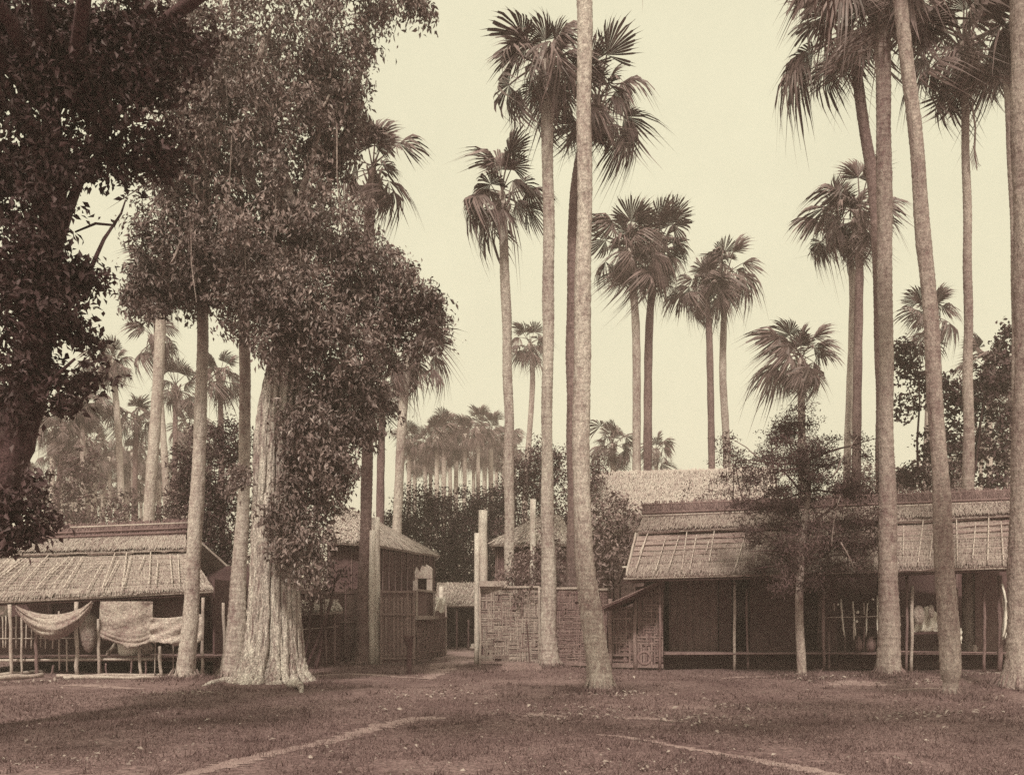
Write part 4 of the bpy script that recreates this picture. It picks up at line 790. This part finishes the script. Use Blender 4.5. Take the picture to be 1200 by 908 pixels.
# logs along the foot of the left house
for k, (x0, y0, x1, y1, r, lab) in enumerate(((-60, 797, 56, 789.5, .05, 'upper bamboo pole lying on the ground at the far left before the house'), (-60, 799.5, 50, 793.5, .06, 'lower bamboo pole lying on the ground at the far left before the house'),
        (66, 795, 200, 790.5, .05, 'upper long bamboo pole on the ground below the hammock and mats'), (74, 797.5, 208, 793, .045, 'lower long bamboo pole on the ground below the hammock and mats'), (226, 790, 262, 785.5, .06, 'short pole on the ground between two palm trunks by the left house'))):
    a = P(x0, y0, gd(y0)); b = P(x1, y1, gd(y1)); a.z = gz(a.x, a.y)+r*.8; b.z = gz(b.x, b.y)+r*.8
    mb = MB(); rn = random.Random(k); pts = [a.lerp(b, t/10)+V(0, 0, rn.uniform(-.01, .02)) for t in range(11)]; mb.tube(pts, [r*rn.uniform(.85, 1.1) for _ in pts], 8, True, .1, rn)
    tag(mb.build('bamboo_pole', 'bamboo', None, True), lab, 'pole', 'poles lying along the foot of the left house')

# ---------------------------------------------------------------- right thatched house
def right_house():
    rnd = random.Random(61)
    h = thing('thatched_house', 'long thatched house with deep shaded verandah at the right', 'house', (9, 26.5, 0))
    E0, E1 = P(735, 677, 25.6), P(1260, 662, 24.3); B0, B1 = P(747, 630, 27.0), P(1260, 606, 25.7); R0, R1 = P(755, 604, 27.7), P(1260, 584, 26.4)
    dn = V(0, .03, -.09)
    lo = MB().slab(B0+dn, B1+dn, E1+dn, E0+dn, .03, 12, 3, .01).build('lower_roof', 'mat_dark', h); up = MB().slab(R0+dn, R1+dn, B1+dn, B0+dn, .03, 12, 3, .01).build('upper_roof', 'mat_dark', h)
    courses(lo, 'thatch_brown', B0+V(0, -.1, .06), B1+V(0, -.1, .06), E1, E0, 8, .05, 11)
    courses(up, 'thatch_brown', R0, R1, B1+V(0, -.18, .10), B0+V(0, -.18, .10), 4, .06, 12)
    straws('loose_straw', 'thatch_brown_straw', lo, [(B0+V(0, 0, .10), B1+V(0, 0, .10), E1+V(0, 0, .06), E0+V(0, 0, .06))], 22000, .28, 13, .02, .007)
    straws('loose_straw', 'thatch_brown_straw', up, [(R0+V(0, 0, .06), R1+V(0, 0, .06), B1+V(0, -.18, .2), B0+V(0, -.18, .2))], 10500, .28, 14, .02, .007)
    lattice(lo, B0, B1, E1, E0, 38, 9, 15, m='bamboo', lift=.20, skew=.0)
    Rb0, Rb1 = R0+V(.1, .5, 0), R1+V(0, .5, 0); Eb0, Eb1 = E0+V(.3, 5.0, 0), E1+V(0, 5.0, 0)
    MB().slab(Rb0, Rb1, Eb1, Eb0, .1, 20, 6, .02).build('rear_roof_slope', 'thatch_brown', h)
    pole(lo, B0+V(-.06, -.1, .12), E0+V(-.03, 0, .06), .035, 'bamboo', 'gable_pole', rnd)
    # gable end
    mb = MB(); g = [R0+V(.12, .2, -.1), B0+V(.12, .1, -.1), E0+V(.3, .3, -.1), E0+V(.3, 4.8, -.1)]; mb.add(g+[p+V(.05, 0, 0) for p in g], [(0, 1, 2, 3), (7, 6, 5, 4), (0, 4, 5, 1), (1, 5, 6, 2), (2, 6, 7, 3), (3, 7, 4, 0)]); mb.build('gable_mat', 'mat_dark', h)
    m0, m1 = R0+V(-.06, .25, .0), R1+V(0, .25, .0)
    cap = MB().slab(m0+V(0, -.30, .27), m1+V(0, -.30, .27), m1+V(0, -.42, -.0), m0+V(0, -.42, -.0), .5, 30, 2, .02, rnd).build('ridge_cap', 'ridge_dark', h)
    straws('ridge_straw', 'ridge_straw', cap, [(m0+V(0, -.31, .28), m1+V(0, -.31, .28), m1+V(0, -.44, -.02), m0+V(0, -.44, -.02))], 3600, .3, 32, .03, .014, .3)
    for dz, dy in ((.30, -.31), (.04, -.46), (-.04, -.47)):
        pole(cap, m0+V(-.03, dy, dz), m1+V(0, dy, dz), .03, 'bamboo_dark' if dz > -.03 else 'bamboo', 'ridge_pole', rnd)
    pole(lo, E0+V(-.1, .02, -.03), E1+V(0, .02, -.03), .03, 'bamboo', 'eave_pole', rnd)
    pole(h, P(729, 664.5, 26.3), P(760, 664.5, 26.3), .03, 'bamboo_white', 'purlin_end', rnd)
    zf = .50; y0 = 26.2; y1 = 30.0; xl = PX(778, 26.4); xr = 16.0
    fl = MB().box((xl, y0+.3, zf-.16), (xr, y0+.4, zf-.07)).box((xl, y1-.4, zf-.16), (xr, y1-.3, zf-.07)).build('floor', 'dark_wood', h)
    for k in range(14):
        ya = y0+(y1-y0)*k/14; MB().box((xl, ya, zf-.06), (xr, ya+(y1-y0)/14-.02, zf-.005)).build('floor_plank', 'bamboo_dark', fl)
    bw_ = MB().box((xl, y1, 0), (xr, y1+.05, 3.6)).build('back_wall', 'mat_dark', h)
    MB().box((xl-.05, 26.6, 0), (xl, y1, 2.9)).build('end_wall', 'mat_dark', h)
    MB().box((xl, 26.9, 0), (xr, 26.94, zf-.07)).build('under_floor_shade', 'mat_dark', h)  # dark sheet put in for the shade under the floor
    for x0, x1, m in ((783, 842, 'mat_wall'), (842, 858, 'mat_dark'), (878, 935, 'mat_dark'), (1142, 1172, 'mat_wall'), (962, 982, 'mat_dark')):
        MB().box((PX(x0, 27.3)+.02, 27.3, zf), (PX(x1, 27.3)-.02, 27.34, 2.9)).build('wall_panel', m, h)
    for k in range(7):
        px = 786+k*9; pole(h, V(PX(px, 27.25), 27.25, zf), V(PX(px, 27.25), 27.25, 2.7), .015, 'bamboo_dark', 'wall_stud', rnd, 5)
    pole(h, P(778, 766.5, 26.15), P(1030, 765, 25.9), .022, 'bamboo_dark', 'floor_rail', rnd); pole(h, P(1030, 763, 25.6), P(1260, 766, 24.9), .025, 'bamboo_dark', 'floor_rail', rnd)
    for (px, yt, yb, d, r, m) in ((773, 683, 787, 26.1, .045, 'bamboo_dark'), (861, 680, 788, 26.1, .04, 'bamboo'), (875, 690, 788, 26.4, .035, 'bamboo_dark'), (965, 690, 790, 25.8, .045, 'bamboo_dark'), (971, 740, 790, 26.0, .03, 'bamboo_dark'), (1063, 672, 790, 25.5, .04, 'bamboo_dark'), (1069, 686, 790, 25.4, .045, 'bamboo'),
                                  (1154, 690, 792, 25.2, .04, 'bamboo_dark'), (1172, 674, 792, 25.1, .06, 'bamboo_dark'), (1230, 670, 794, 25.0, .05, 'bamboo')):
        a = P(px+rnd.uniform(-1, 1), yb, d); a.z = -.05; b = P(px, yt, d); pole(h, a, b, r, m, 'post', rnd)
    for (x0, y0_, x1, y1_, r, m) in ((985, 702, 989.5, 745, .026, 'bamboo_white'), (999, 704, 1002.5, 745, .026, 'bamboo_white'), (1012, 706, 1013, 720, .022, 'bamboo'), (1016.5, 706, 1015, 745, .022, 'bamboo_white'), (1028, 698, 1028.5, 745, .025, 'bamboo_white'), (977.5, 706, 978, 715, .02, 'bamboo'), (1000, 730, 1001, 750, .018, 'bamboo'), (1013, 735, 1012, 760, .018, 'bamboo_dark'), (990, 745, 990.5, 765, .012, 'bamboo_dark'), (1006, 745, 1006.5, 760, .028, 'bamboo_dark')):
        pole(h, P(x0, y0_, 25.85), P(x1, y1_, 25.85), r, m, 'baluster', rnd, 5)
    pole(h, P(966, 723.5, 25.9), P(1068, 721, 25.7), .012, 'bamboo', 'hand_rail', rnd, 5); pole(h, P(985, 735, 25.95), P(1028, 734.5, 25.95), .008, 'bamboo_dark', 'hand_rail', rnd, 5)
    MB().bar(P(1070, 742, 25.6), P(1104, 741, 25.5), .06, .04).build('shelf_rail', 'dark_wood', h)
    for px in (800, 880, 960, 1040, 1120, 1200):
        pole(bw_, V(PX(px, 29.9), 29.85, -.05), V(PX(px, 29.9), 29.85, 3.2), .05, 'bamboo_dark', 'post', rnd); pole(h, V(PX(px, 28.2), 28.3, -.05), V(PX(px, 28.2), 28.3, 4.7), .05, 'bamboo_dark', 'post', rnd)
right_house()
for (px, py, r, lab) in ((1005, 717, .045, 'upper of the small white pots hung among the white sticks of the right house'), (1004, 728, .04, 'lower of the small white pots hung among the white sticks of the right house'), (982, 708, .03, 'tiny white pot at the left end of the white sticks of the right house'), (1023, 702, .035, 'tiny pale pot high between the white sticks and the thick palm')):
    c = P(px, py, 25.75); tag(lathe('hanging_pot', 'cloth_white', [(r*.4, -r), (r*.9, -r*.5), (r, 0), (r*.8, r*.5), (r*.4, r*.8), (r*.5, r)], c, 10), lab, 'pot', 'small pots hung on the verandah')
for (px, sx, lab) in ((1006, .10, 'dim upright jar on the verandah floor below the white sticks'), (1020, .13, 'dim round jar on the verandah floor beside the thick palm')):
    c = P(px, 765, 26.35); tag(lathe('water_jar', 'bamboo_dark', [(sx*.5, 0), (sx, .10), (sx*1.1, .22), (sx*.8, .34), (sx*.5, .40), (sx*.65, .44)], (c.x, c.y, .50), 14), lab, 'jar')
def fan(px, py, rx, ry, d, name, lab, tilt):
    mb = MB(); n = 20; c = P(px, py, d); s = d/F; vs = []
    for y_, k_ in ((0, 1), (.02, 1.0), (.05, .8), (.07, .4)):
        for k in range(n): a = 2*math.pi*k/n; u = math.cos(a)*rx*s*k_; w = math.sin(a)*ry*s*k_; vs.append(c+V(u*math.cos(tilt)-w*math.sin(tilt), -y_, u*math.sin(tilt)+w*math.cos(tilt)))
    fs = [(i*n+k, i*n+(k+1) % n, (i+1)*n+(k+1) % n, (i+1)*n+k) for i in range(3) for k in range(n)]+[tuple(range(n)), tuple(3*n+k for k in range(n))[::-1]]
    mb.add(vs, fs); tag(mb.build(name, 'cloth_grey', None, False), lab, 'tray')
fan(1077, 720, 6.5, 11.5, 25.5, 'woven_tray', 'large grey oval tray hung against the white cloth in the right house', .08)
fan(1091, 716, 3.6, 8, 25.5, 'woven_tray', 'narrow grey oval tray beside the leaning trunk in the right house', .1)
def wcl(u, w):
    px = 1070+u*30; t = 714+8*math.sin(u*7+1)*.5; b = 740; return P(px, t+(b-t)*w, 25.75+.05*math.sin(u*22+w*4))
cloth('white_cloth', 'cloth_white', 'white crumpled cloth hung behind the oval trays in the right house', wcl, 24, 8)
def wcl2(u, w):
    py = 684+w*64; px = 1173.5+9*math.sin(math.pi*w*.8)*(.35+.65*u)+u*1.5-2*w; return P(px, py, 24.9+.05*math.sin(u*9+w*2)-.1*u)
cloth('white_cloth', 'cloth_white', 'narrow white cloth curving down the last verandah post by the right edge', wcl2, 8, 16)
def wcl3(u, w): return P(1123+u*4, 736+w*18, 25.0+.02*math.sin(u*5+w*3))
cloth('white_rag', 'cloth_white', 'small white rag between the leaning trunk and the slim palm', wcl3, 5, 6)
c = P(1163, 770, 25.4); tag(lathe('white_jar', 'cloth_pale', [(.05, 0), (.075, .05), (.08, .14), (.05, .18), (.06, .20)], (c.x, 25.4+1.0, .50), 12), 'small white jar on the floor near the right end of the verandah', 'jar')
# hoop leaning on the fence
mb = MB(); c = P(755, 771, 26.0); ring = [c+V(.17*math.cos(a), .05*math.sin(a), .17*math.sin(a)) for a in np.linspace(0, 2*math.pi, 25)]; mb.tube(ring, .04, 7, False)
tag(mb.build('basket_hoop', 'bamboo_dark', None, True), 'thick round hoop leaning at the foot of the dark woven wall', 'hoop')

# awning off the left gable of the right house
def awning():
    h = thing('mat_awning', 'dark sloping mat awning propped between the right house gable and the woven wall', 'awning', (PX(740, 25.9), 25.9, 0))
    a0, a1 = P(777, 678.5, 25.75), P(780, 689, 27.6); b0, b1 = P(703, 712.5, 25.75), P(722, 713, 27.6)
    MB().slab(a1, a0, b0, b1, .05, 8, 10, .03).build('mat_sheet', 'mat_dark', h)
    pole(h, V(P(709, 712, 25.9).x, 25.9, -.05), P(709, 711, 25.9), .03, 'bamboo_dark', 'prop'); pole(h, V(P(714, 712, 28).x, 28.0, -.05), P(714, 711, 28.0), .03, 'bamboo_dark', 'prop')
    pole(h, P(702, 713, 25.75), P(776, 679.5, 25.75), .02, 'bamboo_dark', 'edge_pole')
awning()

# ---------------------------------------------------------------- fences and gate
def right_fence():
    rnd = random.Random(71)
    f = thing('woven_fence', 'tall fence of broad woven bamboo strips running right from the open gate', 'fence', (PX(640, 28), 28, 0))
    pts = [(563, 28.5), (632, 28.1), (690, 27.4), (712, 27.0)]
    for k, ((p0, d0), (p1, d1)) in enumerate(zip(pts, pts[1:])):
        a = V(PX(p0, d0), d0, 0); b = V(PX(p1, d1), d1, 0); zt = 2.38-.05*k
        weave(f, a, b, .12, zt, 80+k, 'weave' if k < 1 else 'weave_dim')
        n = V(0, -.06, 0); MB().bar(a+V(0, -.05, zt), b+V(0, -.05, zt), .06, .05).build('top_rail', 'bamboo', f); MB().bar(a+V(0, -.05, .10), b+V(0, -.05, .10), .08, .06).build('bottom_rail', 'plank_wood', f)
        pole(f, a+V(0, -.06, -.1), a+V(0, -.06, zt+.06), .04, 'bamboo', 'fence_post', rnd)
        if k == 0:
            MB().bar(P(621, 776, 28.05), P(617, 728, 28.05), .035, .03).build('leaning_stick', 'dark_wood', f)
            MB().box((PX(562, 28.5), 28.25, 2.40), (PX(594, 28.5), 28.45, 2.56)).build('top_plank', 'bamboo', f)
right_fence()
def dark_fence():
    rnd = random.Random(73)
    f = thing('woven_fence', 'shaded woven bamboo wall under the mat awning at the right house gable', 'fence', (PX(745, 26.5), 26.5, 0))
    pts = [(714, 26.9), (743, 26.7), (778, 26.45)]
    for k, ((p0, d0), (p1, d1)) in enumerate(zip(pts, pts[1:])):
        a = V(PX(p0, d0)+.02, d0, 0); b = V(PX(p1, d1)-.02, d1, 0)
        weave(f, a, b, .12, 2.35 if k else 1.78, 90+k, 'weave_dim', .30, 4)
        pole(f, a+V(0, -.08, -.1), a+V(0, -.08, 2.0), .06, 'plank_wood', 'fence_post', rnd)
        MB().bar(a+V(0, -.05, .10), b+V(0, -.05, .10), .10, .06).build('bottom_rail', 'plank_wood', f)
dark_fence()

def gatepost(label, x, d, yt, w, yside=None, sidedx=-.1, sw=.1, seed=0, m='post_wood'):
    rnd = random.Random(seed); h = thing('gatepost', label, 'post', (PX(x, d), d, 0)); a = V(PX(x, d), d, -.1); t = P(x, yt, d)
    n = 10; pts = [a.lerp(t, i/n)+V(rnd.uniform(-.01, .01), 0, 0) for i in range(n+1)]
    MB().tube(pts, [w*(1.06-.1*i/n) for i in range(n+1)], 12, True, .05, rnd).build('main_timber', m, h, True)
    if yside:
        b = a+V(sidedx, -.12, 0); t2 = P(x, yside, d); t2 = V(b.x, b.y, t2.z)
        MB().tube([b.lerp(t2, i/6)+V(rnd.uniform(-.01, .01), 0, 0) for i in range(7)], [sw]*7, 10, True, .08, rnd).build('side_timber', m, h, True)
    return h
gatepost('tall pale round gatepost at the left end of the woven fence', 566, 28.75, 598, .14, 625, -.18, .085, 1)
gatepost('tall weathered double gatepost behind the dark palm, left of the gate', 441.5, 29.7, 606, .105, 622, -.14, .11, 2)
gatepost('plain tall pale post standing beyond the fence beside the small gate-house roof', 624.5, 34.5, 585, .11, None, 0, 0, 3)
# short low sill block before the right fence
a = P(588, 784, gd(785)); b = P(634, 784, gd(785)); mb = MB(); mb.box((a.x, a.y-.15, -.03), (b.x, a.y+.12, .13)); mb.box((a.x+.02, a.y-.1, .135), (b.x-.06, a.y+.08, .19)); tag(mb.build('wooden_sill', 'plank_wood', None), 'low wooden sill block on the ground before the woven fence', 'block')
# the short dark post in front of the gate
mb = MB(); d = gd(789); c = V(PX(479.5, d), d, 0); mb.tube([c+V(0, 0, -.1), c+V(0, 0, .45), c+V(.01, 0, .72), c+V(-.01, 0, .86), c+V(-.01, 0, .96)], [.075, .07, .075, .125, .10], 9, True, .1)
mb.box((c.x-.16, d-.1, .955), (c.x+.12, d+.1, 1.0)); tag(mb.build('short_post', 'dark_wood', None), 'short dark wooden post standing on the grass before the gate', 'post')

def gate_wall():
    rnd = random.Random(101)
    f = thing('gate_fence', 'framed matting panel wall receding into the gateway from the left gatepost', 'fence', (PX(465, 29.5), 29.5, 0))
    a = V(PX(446, 29.5), 29.5, 0); b = V(PX(487, 29.6), 29.6, 0); c = V(PX(522, 34.5), 34.5, 0)
    def panel(p, q, z0, z1, m, name, off=0.0, th=.03, par=None):
        t = (q-p).normalized(); n = V(t.y, -t.x, 0); return MB().bar(p+n*off+V(0, 0, (z0+z1)/2), q+n*off+V(0, 0, (z0+z1)/2), z1-z0, th, n).build(name, m, par or f)
    mp_ = panel(a, b, .05, 2.30, 'mat_wall', 'matting_panel')
    for k in range(9):
        p = a.lerp(b, (k+.5)/9); panel(p-V(.045, 0, 0), p+V(.045, 0, 0), .25, 2.10, 'plank_wood', 'plank', .03, .02, mp_)
    for u in (.03, .25, .78, .97):
        p = a.lerp(b, u); MB().bar(p+V(0, -.05, .0), p+V(0, -.05, 2.32), .07, .05).build('stile', 'bamboo_dark' if u in (.25,) else 'plank_wood', f)
    for z in (2.26, 1.56, .18):
        MB().bar(a+V(0, -.085, z), b+V(0, -.085, z), .06, .03).build('cross_rail', 'plank_wood', f)
    # receding return: lower woven part, upper framed boards
    weave(f, b, c, .05, 1.40, 102, 'weave_dim', .2, 3, name='woven_strips')
    m_ = b.lerp(c, .58)
    panel(b, m_, 1.45, 2.30, 'mat_wall', 'upper_panel', .0); panel(m_, c, 1.45, 1.9, 'mat_wall', 'upper_panel', .0)
    t = (c-b).normalized(); n = V(t.y, -t.x, 0)
    for u in (.0, .55):
        p = b.lerp(c, u)+n*.04; MB().bar(p+V(0, 0, 1.45), p+V(0, 0, 2.32), .08, .05, n).build('stile', 'bamboo', f)
    p = b.lerp(c, .98)+n*.04; MB().bar(p+V(0, 0, 0), p+V(0, 0, 1.95), .08, .05, n).build('stile', 'bamboo', f)
    MB().bar(b+n*.08+V(0, 0, 2.32), m_+n*.08+V(0, 0, 2.32), .07, .06, n).build('cap_rail', 'bamboo', f)
    MB().bar(b+n*.1+V(0, 0, 1.45), m_+n*.1+V(0, 0, 1.45), .12, .14, n).build('ledge', 'bamboo', f); MB().bar(m_+n*.06+V(0, 0, 1.43), c+n*.06+V(0, 0, 1.43), .06, .06, n).build('ledge', 'bamboo_dark', f)
gate_wall()
def gcl(u, w): return P(510.5+u*11+.8*math.sin(w*5), 699+1.5*math.sin(u*3.1)+w*17-1.5*math.sin(u*6)*w, 31.4+.9*u+.04*math.sin(u*11+w*4)-.12*w)
cloth('white_cloth', 'cloth_white', 'white cloth thrown over the gate panel wall beside the gateway', gcl, 14, 12)
mb = MB(); p = P(517, 687, 34.6); mb.tube([V(p.x, 34.6, -.05), V(p.x, 34.6, 1.2), p], [.10, .09, .08], 9, True, .06); tag(mb.build('stub_post', 'post_wood', None, True), 'pale stub post rising behind the white cloth at the gateway', 'post')
def broken_frame():
    h = thing('masonry_pier', 'broken pale plastered pier with a square opening behind the gate panel', 'pier', (PX(497, 35), 35, 0)); d = 35.0
    def bx(x0, y0, x1, y1, nm, dd=0): a = P(x0, y1, d+dd); b = P(x1, y0, d+dd); MB().box((a.x, d+dd, a.z), (b.x, d+dd+.5, b.z)).build(nm, 'plaster', h)
    bx(486, 676, 489.5, 742, 'jamb'); bx(500, 672, 506.5, 742, 'jamb'); bx(489.5, 696, 500, 742, 'apron', .03)
    mb = MB(); rnd = random.Random(5); n = 12; bt = [P(486+20.5*i/n, 677.5, d-.02) for i in range(n+1)]; tp = [P(486+20.5*i/n, [670, 664, 668, 671, 666, 662, 663, 665, 661, 662, 663, 664, 667][i], d-.02) for i in range(n+1)]
    vs = bt+tp+[p+V(0, .5, 0) for p in bt+tp]; k = 2*(n+1); fs = []
    for i in range(n): j = n+1+i; fs += [(i, i+1, j+1, j), (k+i+1, k+i, k+j, k+j+1), (i, k+i, k+i+1, i+1), (j, j+1, k+j+1, k+j)]
    fs += [(0, n+1, k+n+1, k), (n, k+n, k+2*n+1, 2*n+1)]; mb.add(vs, fs); mb.build('broken_lintel', 'plaster', h)
    a = P(489.5, 696, d+.4); b = P(500, 677.5, d+.4); MB().box((a.x, d+.4, a.z), (b.x, d+.45, b.z)).build('recess_back', 'mat_dark', h)
    bx(484, 680, 486, 742, 'base_block', .1)
broken_frame()

def left_fence():
    rnd = random.Random(111)
    f = thing('matting_fence', 'dark matting fence in shade between the fig trunk and the left gatepost', 'fence', (PX(390, 30), 30, 0)); a = V(PX(250, 29.9), 29.9, 0); b = V(PX(436, 29.9), 29.9, 0); n = 12
    for k in range(n):
        p = a.lerp(b, k/n); q = a.lerp(b, (k+1)/n); zt = 2.3+rnd.uniform(-.06, .08)
        MB().bar(p+V(.02, rnd.uniform(-.02, .02), (zt+.04)/2), q+V(-.02, rnd.uniform(-.02, .02), (zt+.04)/2), zt-.04, .03).build('matting_panel', 'mat_wall' if k % 3 else 'mat_dark', f)
        pole(f, p+V(0, -.06, -.1), p+V(rnd.uniform(-.04, .04), -.06, zt+.05), .025, 'bamboo_dark', 'stake', rnd, 5)
    for z in (2.22, 1.3): pole(f, a+V(0, -.10, z), b+V(0, -.10, z), .025, 'bamboo_dark', 'cross_rail', rnd, 5)
left_fence()
def shed():
    h = thing('lean_to', 'small thatched lean-to shelter in the shade right of the fig trunk', 'shelter', (PX(375, 28), 28, 0))
    a, b = P(335, 706, 28.6), P(396, 704, 28.6); c, d = P(402, 716, 27.2), P(335, 718, 27.2)
    MB().slab(a, b, c, d, .07, 14, 4, .03).build('roof_mat', 'thatch', h); straws('loose_straw', 'thatch_straw', h, [(a+V(0, 0, .03), b+V(0, 0, .03), c+V(0, 0, .03), d+V(0, 0, .03))], 900, .3, 5)
    for px, dd in ((352, 27.3), (392, 27.3), (352, 28.5), (392, 28.5)):
        pole(h, V(PX(px, dd), dd, -.05), P(px, 715, dd), .03, 'bamboo_dark'); 
    MB().box((PX(345, 28.7), 28.7, 0), (PX(398, 28.7), 28.73, 1.8)).build('back_mat', 'mat_dark', h)
    pole(h, P(345, 738, 27.3), P(396, 734, 27.3), .012, 'bamboo', 'hand_rail', random, 5)
    pole(h, V(PX(383, 27.0), 27.0, -.05), P(380, 690, 27.0), .02, 'bamboo_dark', 'stake', random, 5)
shed()

# ---------------------------------------------------------------- houses behind the gate
def hip_house(label, fl, fr, br, bl, apex, apex2, wall_m='mat_dark', seed=0, roof='thatch_pale', pole_eave=True, inset=.5):
    """hip roof over four eave corners with a short ridge; matted walls below"""
    h = thing('gate_house', label, 'house', ((fl.x+br.x)/2, (fl.y+br.y)/2, 0)); rnd = random.Random(seed)
    for i, (a, b, c, d) in enumerate(((apex, apex2, fr, fl), (apex2, apex2+V(.02, .05, 0), br, fr), (apex2, apex, bl, br), (apex, apex+V(-.02, -.05, 0), fl, bl))):
        rs_ = MB().slab(a, b, c, d, .10, 12, 8, .025, rnd).build('roof_slope', roof, h)
        straws('loose_straw', roof+'_straw', rs_, [(a+V(0, 0, .03), b+V(0, 0, .03), c+V(0, 0, .03), d+V(0, 0, .03))], 2600, .35, seed+i, .05, .016)
    ce = (fl+fr+br+bl)/4; w = [p.lerp(ce, inset/ max(1.5, (p-ce).length)) for p in (fl, fr, br, bl)]
    for p, q in zip(w, w[1:]+w[:1]):
        t = (q-p).normalized(); n = V(t.y, -t.x, 0); zt = min(p.z, q.z)-.0
        wl_ = MB().bar(V(p.x, p.y, zt/2), V(q.x, q.y, zt/2), zt, .05, n).build('wall', wall_m, h)
        k = max(2, int((q-p).length/.55))
        for i in range(k+1):
            e = p.lerp(q, i/k)+n*.05; pole(wl_, V(e.x, e.y, -.05), V(e.x, e.y, zt), .03, 'bamboo_dark', 'stud', rnd, 5)
    return h
hip_house('house with pale hipped roof behind the left gatepost', P(375, 633, 33), P(437, 637, 33), P(516, 651, 39.5), P(450, 650, 39.5), P(400, 596, 36), P(428, 605, 36), seed=121)
hip_house('small house with pale hipped roof behind the tall pale gatepost', P(573, 637, 35), P(672, 637, 35), P(680, 650, 40), P(595, 650, 40), P(630, 607, 37), P(655, 605, 37), seed=125)
def back_hut():
    d = 41; h = thing('open_hut', 'dark open hut with thatched eave seen through the gateway', 'hut', (PX(540, d), d, 0))
    a, b = P(512, 684, 43), P(580, 684, 43); c, e = P(580, 708, d), P(510, 709, d)
    MB().slab(a, b, c, e, .09, 12, 5, .03).build('roof_slope', 'thatch', h); straws('loose_straw', 'thatch_straw', h, [(a+V(0, 0, .03), b+V(0, 0, .03), c+V(0, 0, .03), e+V(0, 0, .03))], 1500, .35, 7)
    pole(h, e+V(0, 0, -.04), c+V(0, 0, -.04), .035, 'bamboo', 'eave_pole')
    MB().slab(b+V(0, .1, 0), a+V(0, .1, 0), e+V(0, 4.2, 0), c+V(0, 4.2, 0), .09, 8, 4, .02).build('rear_roof_slope', 'thatch', h)
    MB().box((PX(505, 45), 45, 0), (PX(585, 45), 45.05, 2.0)).build('back_wall', 'mat_dark', h)
    for x in (505, 585): MB().box((PX(x, 43)-.03, 41.4, 0), (PX(x, 43)+.03, 45, 2.0)).build('side_wall', 'mat_dark', h)
    for px in (518, 535.5, 549, 572): pole(h, V(PX(px, d+.2), d+.2, -.05), P(px, 712 if px != 549 else 726, d+.2), .045, 'bamboo_dark', 'post')
back_hut()
c = P(554, 751, 40); tag(lathe('white_bundle', 'cloth_pale', [(.08, 0), (.16, .03), (.17, .09), (.10, .16), (.12, .22), (.05, .26)], (c.x, 40.6, .02), 12), 'small white bundle on the ground in the gateway shade', 'bundle')
def monastery():
    d = 41; h = thing('large_house', 'large house with long pale thatched roof behind the right house', 'house', (PX(800, 44), 44, 0))
    a, b = P(694, 557, 42.5), P(908, 551, 42.5); c, e = P(918, 622, 39.5), P(678, 622, 39.5)
    h_ = h; h = MB().slab(a+V(0, .1, -.14), b+V(0, .1, -.14), c+V(0, .1, -.14), e+V(0, .1, -.14), .04, 10, 3, .01).build('front_roof_slope', 'thatch_pale', h_)
    for k in range(6):
        w0, w1 = k/6, min(1, (k+1.2)/6); MB().slab(a.lerp(e, w0), b.lerp(c, w0), b.lerp(c, w1)+V(0, -.03, .07), a.lerp(e, w1)+V(0, -.03, .07), .09, 30, 2, .05, random.Random(k)).build('thatch_course', 'thatch_pale', h)
    straws('loose_straw', 'thatch_pale_straw', h, [(a+V(0, 0, .08), b+V(0, 0, .08), c+V(0, 0, .1), e+V(0, 0, .1))], 16000, .4, 9, .05, .012)
    pole(h, a+V(0, .05, .05), b+V(0, .05, .05), .09, 'thatch_pale', 'ridge_pole')
    h = h_
    MB().slab(b+V(0, .1, 0), a+V(0, .1, 0), e+V(0, 6, 0), c+V(0, 6, 0), .1, 12, 4, .03).build('rear_roof_slope', 'thatch_pale', h)
    x0, x1 = PX(690, 40), PX(905, 40); z = e.z-.05
    MB().box((x0, 40.2, 0), (x1, 40.26, z)).build('front_wall', 'mat_wall', h); MB().box((x0, 45, 0), (x1, 45.06, z)).build('back_wall', 'mat_wall', h)
    for x in (x0, x1): MB().box((x-.03, 40.27, 0), (x+.03, 44.99, z)).build('side_wall', 'mat_wall', h)
    for k in range(9): pole(h, V(x0+(x1-x0)*k/8, 40.1, -.05), V(x0+(x1-x0)*k/8, 40.1, z), .07, 'bamboo_dark', 'post')
monastery()

# ================================================================ HAZE
def haze():
    mb = MB(); mb.box((-1500, -1500, -1.2), (1500, 1500, 24)); m = bpy.data.materials.new('haze'); m.use_nodes = True; n = m.node_tree.nodes; n.clear()
    v = n.new('ShaderNodeVolumePrincipled'); v.inputs['Density'].default_value = .0028; v.inputs['Color'].default_value = (1.0, .82, .76, 1); v.inputs['Anisotropy'].default_value = 0.0
    o_ = n.new('ShaderNodeOutputMaterial'); m.node_tree.links.new(v.outputs[0], o_.inputs['Volume']); MATS['haze'] = m
    o = mb.build('haze', 'haze', None, kind='stuff'); o['label'] = 'thin warm haze in the air'
haze()
